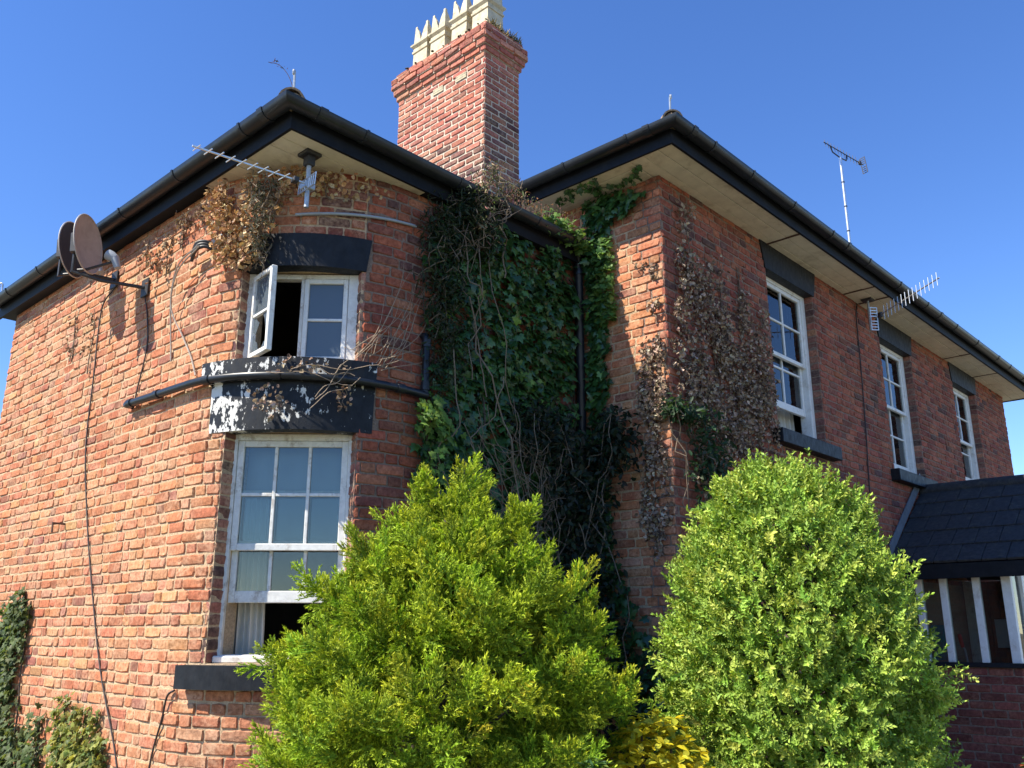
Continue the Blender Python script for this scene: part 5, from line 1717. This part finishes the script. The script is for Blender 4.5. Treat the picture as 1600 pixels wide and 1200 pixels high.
# ------------------------------------------------------------------ plants in the gutter, on the roof corner and on the chimney
sg = thing('gutter_weed', (5.35, 4.42, 4.84), 'pink-brown weeds growing in the gutter left of the downpipe', 'weed')
k = 420
P = np.column_stack([rng.uniform(4.75, 5.55, k), ey0 - 0.09 + rng.normal(0, 0.03, k), rng.uniform(4.96, 5.12, k) + 0.04 * np.sin(rng.uniform(0, 6, k))])
scatter('flower_heads', OVA_V, OVA_F, P, frames(rng.normal(0, 1, (k, 3)), rng.normal(0, .6, (k, 3)) + np.array([0, 0, 1.0])), rng.uniform(0.012, 0.03, k), pick([(0.28, 0.12, 0.10), (0.34, 0.18, 0.15), (0.20, 0.13, 0.07), (0.16, 0.18, 0.06)], k), 'leaf_soft', sg, ORG[sg])['kind'] = 'stuff'
mb = MB()
for i in range(0, k, 3): mb.tube([(P[i, 0] * 0.9 + 5.15 * 0.1, ey0 - 0.09, 4.94), tuple(P[i])], 0.0018, 4)
mb.build('stalk', 'stem_pale', sg)
gi = thing('gutter_ivy', (5.55, 4.42, 4.9), 'sunlit yellow-green ivy over the gutter end above the downpipe', 'ivy')
k = 330
t = rng.uniform(0, 1, k)
P = np.column_stack([5.15 + 0.60 * t + rng.normal(0, 0.04, k), ey0 - 0.11 + rng.normal(0, 0.04, k), 4.99 - 0.10 * t ** 2 + rng.normal(0, 0.035, k)])
k2 = 330
Q = np.column_stack([np.full(k2, XR - 0.06) + rng.normal(0, 0.02, k2), rng.uniform(4.18, 4.40, k2), rng.uniform(4.2, 4.98, k2)])
Q[:, 1] -= 0.10 * (4.95 - Q[:, 2]) * 0.3
P = np.concatenate([P, Q]); k = len(P)
scatter('foliage', IVY_V, IVY_F, P, frames(rng.normal(0, .5, (k, 3)) + np.array([-0.6, -0.5, 0.6]), rng.normal(0, .6, (k, 3)) + np.array([0, 0, -1.0])), rng.uniform(0.04, 0.065, k), pick([(0.13, 0.24, 0.05), (0.09, 0.18, 0.04), (0.18, 0.29, 0.07)], k), 'leaf_soft', gi, ORG[gi])['kind'] = 'stuff'
mb = MB(); mb.tube(stem_path((5.15, ey0 - 0.09, 4.98), (5.74, ey0 - 0.06, 4.90), 0.02, 10), 0.005, 5); mb.build('stem', 'bark', gi); mb = MB(); mb.tube(stem_path((5.76, 4.36, 4.9), (5.77, 4.25, 4.2), 0.015, 10), 0.005, 5); mb.build('stem', 'bark', gi)

sp = thing('roof_sprig', (ex0 - 0.02, ey0 - 0.02, HS + 0.2), 'single bent dry sprig growing from the mortar at the rounded corner roof', 'weed')
b0 = np.array((ex0 + 0.0, ey0 + 0.0, HS + 0.22))
lft = np.array((-0.68, 0.733, 0.0))
pts = [b0, b0 + lft * 0.02 + (0, 0, 0.10), b0 + lft * 0.06 + (0, 0, 0.19), b0 + lft * 0.12 + (0, 0, 0.255), b0 + lft * 0.19 + (0, 0, 0.275)]
mb = MB(); mb.tube(smooth_path(pts, 5), 0.0022, 5); mb.build('stem', 'rust', sp)
S = np.array(smooth_path(pts, 5)); k = 16
P = S[rng.integers(3, len(S), k)] + rng.normal(0, 0.012, (k, 3))
scatter('leaf_tufts', NAR_V, NAR_F, P, frames(rng.normal(0, 1, (k, 3)), rng.normal(0, 1, (k, 3))), rng.uniform(0.02, 0.035, k), pick([(0.20, 0.09, 0.06), (0.12, 0.10, 0.05)], k), 'leaf_dead', sp, ORG[sp])['kind'] = 'stuff'

cg = thing('chimney_grass', (6.3, 5.95, 8.15), 'dry grass and moss on the top of the chimney stack', 'grass')
k = 340
P = np.column_stack([rng.uniform(6.0, 6.54, k), CY0 - 0.02 + np.abs(rng.normal(0, 0.05, k)), np.full(k, 8.16)])
scatter('blades', NAR_V * np.array([0.5, 1, 1]), NAR_F, P, frames(rng.normal(0, 1, (k, 3)) + np.array([0, -0.5, 0]), rng.normal(0, .35, (k, 3)) + np.array([0, 0, 1.0])), rng.uniform(0.05, 0.12, k), pick([(0.42, 0.33, 0.18), (0.32, 0.26, 0.13), (0.16, 0.15, 0.06)], k), 'leaf_dead', cg, ORG[cg])['kind'] = 'stuff'
mb = MB()
for i in range(26):
    x, y = rng.uniform(CX0 - 0.04, CX1 + 0.05), rng.uniform(CY0 - 0.05, CY0 + 0.02)
    if i > 12: x, y = CX0 - 0.04 + rng.normal(0, 0.015), rng.uniform(CY0, CY1)
    r_ = rng.uniform(0.010, 0.022)
    vs = [(x + r_ * math.cos(a) * math.sin(b), y + r_ * math.sin(a) * math.sin(b), 8.158 + r_ * 0.5 * math.cos(b)) for b in (0.3, 1.0, 1.7, 2.5) for a in np.linspace(0, 2 * math.pi, 8)[:-1]]
    F = [(r * 7 + c, r * 7 + (c + 1) % 7, (r + 1) * 7 + (c + 1) % 7, (r + 1) * 7 + c) for r in range(3) for c in range(7)]
    mb.add(vs, F)
mb.build('moss', 'moss', cg)

# ------------------------------------------------------------------ golden conifer
def plume(seed, n=17):
    """short feathery spray: fine scale leaves on branchlets round a stem"""
    r = np.random.default_rng(seed)
    V, F, C = [], [], []
    def blade(p, d, l, w, t0, t1):
        d = d / np.linalg.norm(d)
        s = np.cross(d, r.normal(0, 1, 3)); s /= np.linalg.norm(s)
        b = len(V)
        V.extend([p - s * w, p + s * w, p + d * l]); C.extend([t0, t0, t1]); F.append((b, b + 1, b + 2))
    for i in range(n):
        t = (i + 0.5) / n
        az = i * 2.39996 + r.normal(0, 0.3)
        L = (0.42 * (1 - t) ** 0.8 + 0.12) * r.uniform(0.75, 1.2)
        an = R(50) * (1 - 0.4 * t) + r.normal(0, 0.12)
        d = np.array([math.sin(an) * math.cos(az), math.cos(an), math.sin(an) * math.sin(az) * 0.8])
        p = np.array([0.02 * r.normal(), t * 0.80, 0.02 * r.normal()])
        k = 4 + int(7 * L / 0.5)
        for j in range(k):
            s = (j + 0.6) / k
            q = p + d * L * s + np.array([0, 0.06 * L * s * s, 0])
            for e in (0, 1):
                dd = d * 1.0 + r.normal(0, 0.6, 3) + np.array([0, 0.3, 0])
                blade(q, dd, r.uniform(0.07, 0.13), 0.02, 0.10 + 0.5 * s, min(1, 0.35 + 0.65 * s))
        blade(p, d, L, 0.012, 0.0, 0.3)
    for j in range(8):
        blade(np.array([0, 0.80 + 0.02 * j, 0]), np.array([0, 1, 0]) + r.normal(0, 0.35, 3), 0.12, 0.02, 0.7, 1.0)
    return np.array(V), F, np.array(C)
con = thing('golden_conifer', (3.10, 3.36, 0), 'bushy golden-green conifer in front of the tall lower window', 'conifer')
cz = [0.1, 0.6, 0.9, 1.12, 1.35, 1.6, 1.9, 2.1, 2.3, 2.4]
cr = [0.46, 0.62, 0.78, 0.93, 0.98, 0.88, 0.64, 0.44, 0.22, 0.10]
def cprof(z): return np.interp(z, cz, cr)
CC = np.array([3.10, 3.36])
pp, pd = [], []
nb_ = 190
for i in range(nb_):
    z = 0.12 + 2.12 * ((i + 0.5) / nb_)
    az = i * 2.39996 + rng.normal(0, 0.2)
    rad = cprof(z) * rng.choice([0.72, 0.86, 1.0, 1.10]) * rng.uniform(0.95, 1.05)
    e = R(np.interp(z, [0.1, 1.2, 2.0, 2.4], [14, 26, 44, 66])) + rng.normal(0, 0.12)
    h = np.array([math.cos(az), math.sin(az)])
    dirv = np.array([h[0] * math.cos(e), h[1] * math.cos(e), math.sin(e)])
    sid = np.array([-h[1], h[0], 0.0]); upv = np.cross(sid, dirv) * -1.0
    if upv[2] < 0: upv = -upv
    tip = np.array([CC[0] + h[0] * rad, CC[1] + h[1] * rad, z + 0.04])
    big = rng.uniform(0.8, 1.25)
    nn_ = int(rng.integers(17, 25))
    for j in range(nn_):
        s = (j / (nn_ - 1)) ** 0.8
        wdt = (0.02 + 0.13 * s) * big
        a_, b_ = rng.normal(0, 1), abs(rng.normal(0, 1))
        p = tip - dirv * (s * 0.34 * big + 0.13) + sid * a_ * wdt * 0.7 + upv * (b_ * wdt * 0.35 - 0.01)
        dd = dirv * 1.0 + sid * a_ * 0.55 * (0.3 + s) + upv * (0.25 + 0.5 * b_ * s) + rng.normal(0, 0.14, 3)
        pp.append(p); pd.append(dd)
for (x, y, zt, rb, n_) in ((3.04, 3.46, 2.50, 0.17, 44), (3.20, 3.30, 2.54, 0.17, 46), (3.40, 3.09, 2.38, 0.16, 40), (2.87, 3.60, 2.22, 0.14, 30), (3.60, 2.86, 2.00, 0.14, 26), (2.72, 3.69, 2.00, 0.13, 24), (3.12, 3.36, 2.42, 0.16, 30), (3.28, 3.30, 2.30, 0.15, 26)):
    for j in range(n_):
        s = (j + 0.3) / n_
        an = j * 2.39996
        rr0 = rb * s ** 0.8 * rng.uniform(0.5, 1.1)
        hv = np.array([math.cos(an), math.sin(an), 0.0])
        p = np.array([x, y, zt - 0.14 - 0.52 * s]) + hv * rr0
        dd = np.array([0, 0, 1.0]) + hv * (0.25 + 0.75 * s) + rng.normal(0, 0.12, 3)
        pp.append(p); pd.append(dd)
pp, pd = np.array(pp), unit(np.array(pd))
ok = pp[:, 2] > 0.02
pp, pd = pp[ok], pd[ok]
CONF_A = [(0.10, 0.20, 0.020), (0.075, 0.16, 0.020), (0.13, 0.23, 0.022)]
CONF_B = [(0.50, 0.60, 0.035), (0.41, 0.54, 0.03), (0.60, 0.64, 0.04)]
for v in range(3):
    tv, tf, tc = plume(40 + v)
    sel = np.arange(len(pp)) % 3 == v
    k = sel.sum()
    o = scatter('foliage', tv, tf, pp[sel], frames(rng.normal(0, 1, (k, 3)), pd[sel]), rng.uniform(0.125, 0.20, k), pick(CONF_A, k, 0.2), 'needle', con, ORG[con], tc, pick(CONF_B, k, 0.2), smooth=False)
    o['kind'] = 'stuff'
mb = MB()
mb.tube([(3.10, 3.36, -0.05), (3.11, 3.35, 0.8), (3.08, 3.37, 1.6), (3.07, 3.30, 2.2)], [0.07, 0.055, 0.035, 0.012], 8)
for i in range(60):
    z = 0.15 + 1.7 * i / 60; az = i * 2.4
    r_ = cprof(z + 0.2) * 0.55
    mb.tube([(3.10, 3.36, z), (3.10 + math.cos(az) * r_ * 0.6, 3.36 + math.sin(az) * r_ * 0.6, z + 0.06), (3.10 + math.cos(az) * r_, 3.36 + math.sin(az) * r_, z + 0.18)], [0.014, 0.009, 0.005], 5)
mb.build('trunk', 'bark', con)

# ------------------------------------------------------------------ round light-green shrub
LEAF_V = np.array([(0, 0, 0), (0.24, 0.45, 0.09), (0.10, 0.85, 0.04), (0, 1.0, -0.03), (-0.10, 0.85, 0.04), (-0.24, 0.45, 0.09)])
LEAF_F = [(0, 1, 2, 3), (0, 3, 4, 5)]
def sprig(seed, n=7, two=True):
    r = np.random.default_rng(seed); V, F = [], []
    for i in range(n):
        t = (i + 0.3) / n
        for s in (0, 1):
            az = i * 1.57 + s * math.pi + r.normal(0, 0.3)
            an = R(58 - 25 * t) + r.normal(0, 0.2)
            d = np.array([math.sin(an) * math.cos(az), math.cos(an), math.sin(an) * math.sin(az)])
            nrm = np.array([-math.cos(an) * math.cos(az), math.sin(an), -math.cos(an) * math.sin(az)]) + r.normal(0, 0.25, 3)
            Rm = frames(nrm[None], d[None])[0]
            b = len(V)
            l = r.uniform(0.26, 0.38) * (1 - 0.35 * t)
            V.extend((Rm @ (LEAF_V * l * np.array([1.05, 1, 1])).T).T + np.array([0, t * 0.95, 0]))
            F.extend([tuple(q + b for q in f) for f in LEAF_F])
    b = len(V)
    V.extend([np.array([-0.012, 0, 0]), np.array([0.012, 0, 0]), np.array([0.0, 1.0, 0.0])]); F.append((b, b + 1, b + 2))
    return np.array(V), F
shr = thing('round_shrub', (4.84, 2.36, 0), 'tall rounded light-green shrub between the withered ivy corner and the porch', 'shrub')
sz = [0.05, 0.4, 0.93, 1.26, 1.6, 1.92, 2.25, 2.43, 2.56]
sr = [0.50, 0.63, 0.70, 0.71, 0.69, 0.63, 0.48, 0.33, 0.10]
k = 11500
z = rng.uniform(0.05, 2.54, k * 2); acc = rng.uniform(0, 1, k * 2) < np.interp(z, sz, sr) / 0.95 + 0.15
z = z[acc][:k]; k = len(z)
az = rng.uniform(0, 2 * math.pi, k)
shell = np.where(rng.random(k) < 0.38, rng.uniform(0.45, 0.85, k), 1 - np.abs(rng.normal(0, 0.10, k)) * 1.2)
lump = 1 + 0.06 * np.sin(az * 4 + z * 5) + 0.06 * np.sin(az * 9 - z * 8) + 0.06 * np.sin(z * 13 + az * 3) + 0.05 * np.sin(az * 17 + z * 21)
rad = np.interp(z, sz, sr) * shell * lump - 0.03
h = np.stack([np.cos(az), np.sin(az)], 1)
P = np.column_stack([4.84 + h[:, 0] * rad, 2.36 + h[:, 1] * rad, z])
upw = np.interp(z, [0.3, 1.5, 2.6], [0.35, 0.7, 2.2])
D_ = unit(np.column_stack([h, upw]) + rng.normal(0, 0.35, (k, 3)))
top = np.column_stack([4.84 + rng.normal(0, 0.22, 90), 2.36 + rng.normal(0, 0.22, 90), np.zeros(90)])
rr_ = np.hypot(top[:, 0] - 4.84, top[:, 1] - 2.36)
top[:, 2] = np.interp(rr_, sr[::-1], sz[::-1]) + rng.uniform(-0.08, 0.05, 90)
P = np.concatenate([P, top]); D_ = np.concatenate([D_, unit(np.array([0, 0, 1.0]) + rng.normal(0, 0.25, (90, 3)))])
k = len(P)
SHR = [(0.34, 0.46, 0.075), (0.26, 0.39, 0.06), (0.43, 0.53, 0.095), (0.19, 0.30, 0.045)]
for v in range(3):
    tv, tf = sprig(70 + v)
    sel = np.arange(k) % 3 == v
    n_ = sel.sum()
    scatter('crown', tv, tf, P[sel], frames(rng.normal(0, 1, (n_, 3)), D_[sel]), rng.uniform(0.08, 0.135, n_), pick(SHR, n_, 0.22), 'leaf_shrub', shr, ORG[shr])['kind'] = 'stuff'
mb = MB()
mb.tube([(4.84, 2.36, -0.05), (4.94, 2.3, 0.5), (4.92, 2.22, 1.4), (4.95, 2.3, 2.3)], [0.06, 0.05, 0.03, 0.01], 8)
for i in range(50):
    zz = 0.1 + 2.0 * i / 50; a = i * 2.4; r_ = np.interp(zz + 0.25, sz, sr) * 0.75
    mb.tube([(4.84, 2.36, zz), (4.84 + math.cos(a) * r_ * 0.5, 2.36 + math.sin(a) * r_ * 0.5, zz + 0.14), (4.84 + math.cos(a) * r_, 2.36 + math.sin(a) * r_, zz + 0.34)], [0.014, 0.009, 0.004], 5)
mb.build('trunk', 'bark', shr)

# ------------------------------------------------------------------ low plants at the bottom edge
def mound(name, label, cat, c, rx_, ry_, rz_, k, leaf, size, cols, mat, nleaf=5, singles=0):
    root = thing(name, (c[0], c[1], 0), label, cat)
    a = rng.uniform(0, 2 * math.pi, k); b = np.arccos(rng.uniform(0.0, 1, k))
    rr = 1 - np.abs(rng.normal(0, 0.10, k))
    P = np.column_stack([c[0] + rx_ * rr * np.sin(b) * np.cos(a), c[1] + ry_ * rr * np.sin(b) * np.sin(a), c[2] * rr * np.cos(b) * 1.0 + rz_ * 0])
    P[:, 2] = np.maximum(P[:, 2], 0.05)
    Dn = unit(np.column_stack([np.sin(b) * np.cos(a), np.sin(b) * np.sin(a), np.cos(b) + 0.4]))
    # each point carries a rosette of leaves
    pos = np.repeat(P, nleaf, axis=0); dn = np.repeat(Dn, nleaf, axis=0)
    m = len(pos)
    tip = dn * 0.5 + rng.normal(0, 0.8, (m, 3)); nr = dn + rng.normal(0, 0.35, (m, 3))
    scl = rng.uniform(*size, m)
    rot = frames(nr, tip); colr = pick(cols, m, 0.15)
    tv, tf = leaf
    keep = np.ones(m, bool)
    if singles:
        me = [mesh_arrays('leaf', tv, [i for f in tf for i in f], np.concatenate([[0], np.cumsum([len(f) for f in tf])[:-1]]), [len(f) for f in tf], mat, np.tile(cc, (len(tv), 1)), True) for cc in cols]
        view = np.array([project(p)[:2] for p in pos])
        depth = np.array([project(p)[2] for p in pos])
        cand = np.where((view[:, 1] < 1210) & (view[:, 1] > 0))[0]
        cand = cand[np.argsort(depth[cand])][:singles]
        for i in cand:
            o = bpy.data.objects.new('leaf', me[int(rng.integers(0, len(me)))])
            _link(o, root, pos[i]); o.rotation_euler = Matrix([list(r_) for r_ in rot[i]]).to_euler(); s_ = float(scl[i]); o.scale = (s_, s_, s_)
        keep[cand] = False
    scatter('foliage', tv, tf, pos[keep], rot[keep], scl[keep], colr[keep], mat, root, ORG[root])['kind'] = 'stuff'
    mb = MB()
    for i in range(0, k, max(1, k // 40)):
        mb.tube([(c[0], c[1], 0.0), tuple((P[i] + np.array([c[0], c[1], P[i, 2]])) / 2), tuple(P[i])], [0.008, 0.006, 0.003], 5)
    mb.build('stem', 'bark', root)
    return root
mound('yellow_bush', 'low bright yellow-leaved bush between the conifer and the round shrub', 'bush', (3.66, 2.50, 1.31), 0.42, 0.42, 0.3, 1300, (OVA_V * np.array([1.2, 1, 1]), OVA_F), (0.034, 0.06), [(0.66, 0.55, 0.025), (0.58, 0.50, 0.03), (0.44, 0.44, 0.04)], 'leaf_soft', 5, 200)
mound('leafy_herb', 'grey-green feathery herb in front of the yellow bush at the bottom edge', 'herb', (3.10, 2.42, 1.15), 0.17, 0.17, 0.2, 420, (NAR_V, NAR_F), (0.05, 0.09), [(0.14, 0.25, 0.09), (0.10, 0.20, 0.07), (0.2, 0.3, 0.12)], 'leaf_soft', 5)
mound('rose_bush', 'small rose bush with red and orange leaves below the porch wall', 'rose', (6.75, 1.60, 0.95), 0.35, 0.4, 0.2, 260, (OVA_V, OVA_F), (0.04, 0.065), [(0.06, 0.11, 0.04), (0.05, 0.09, 0.03), (0.28, 0.05, 0.03), (0.35, 0.12, 0.06)], 'leaf_soft', 5)
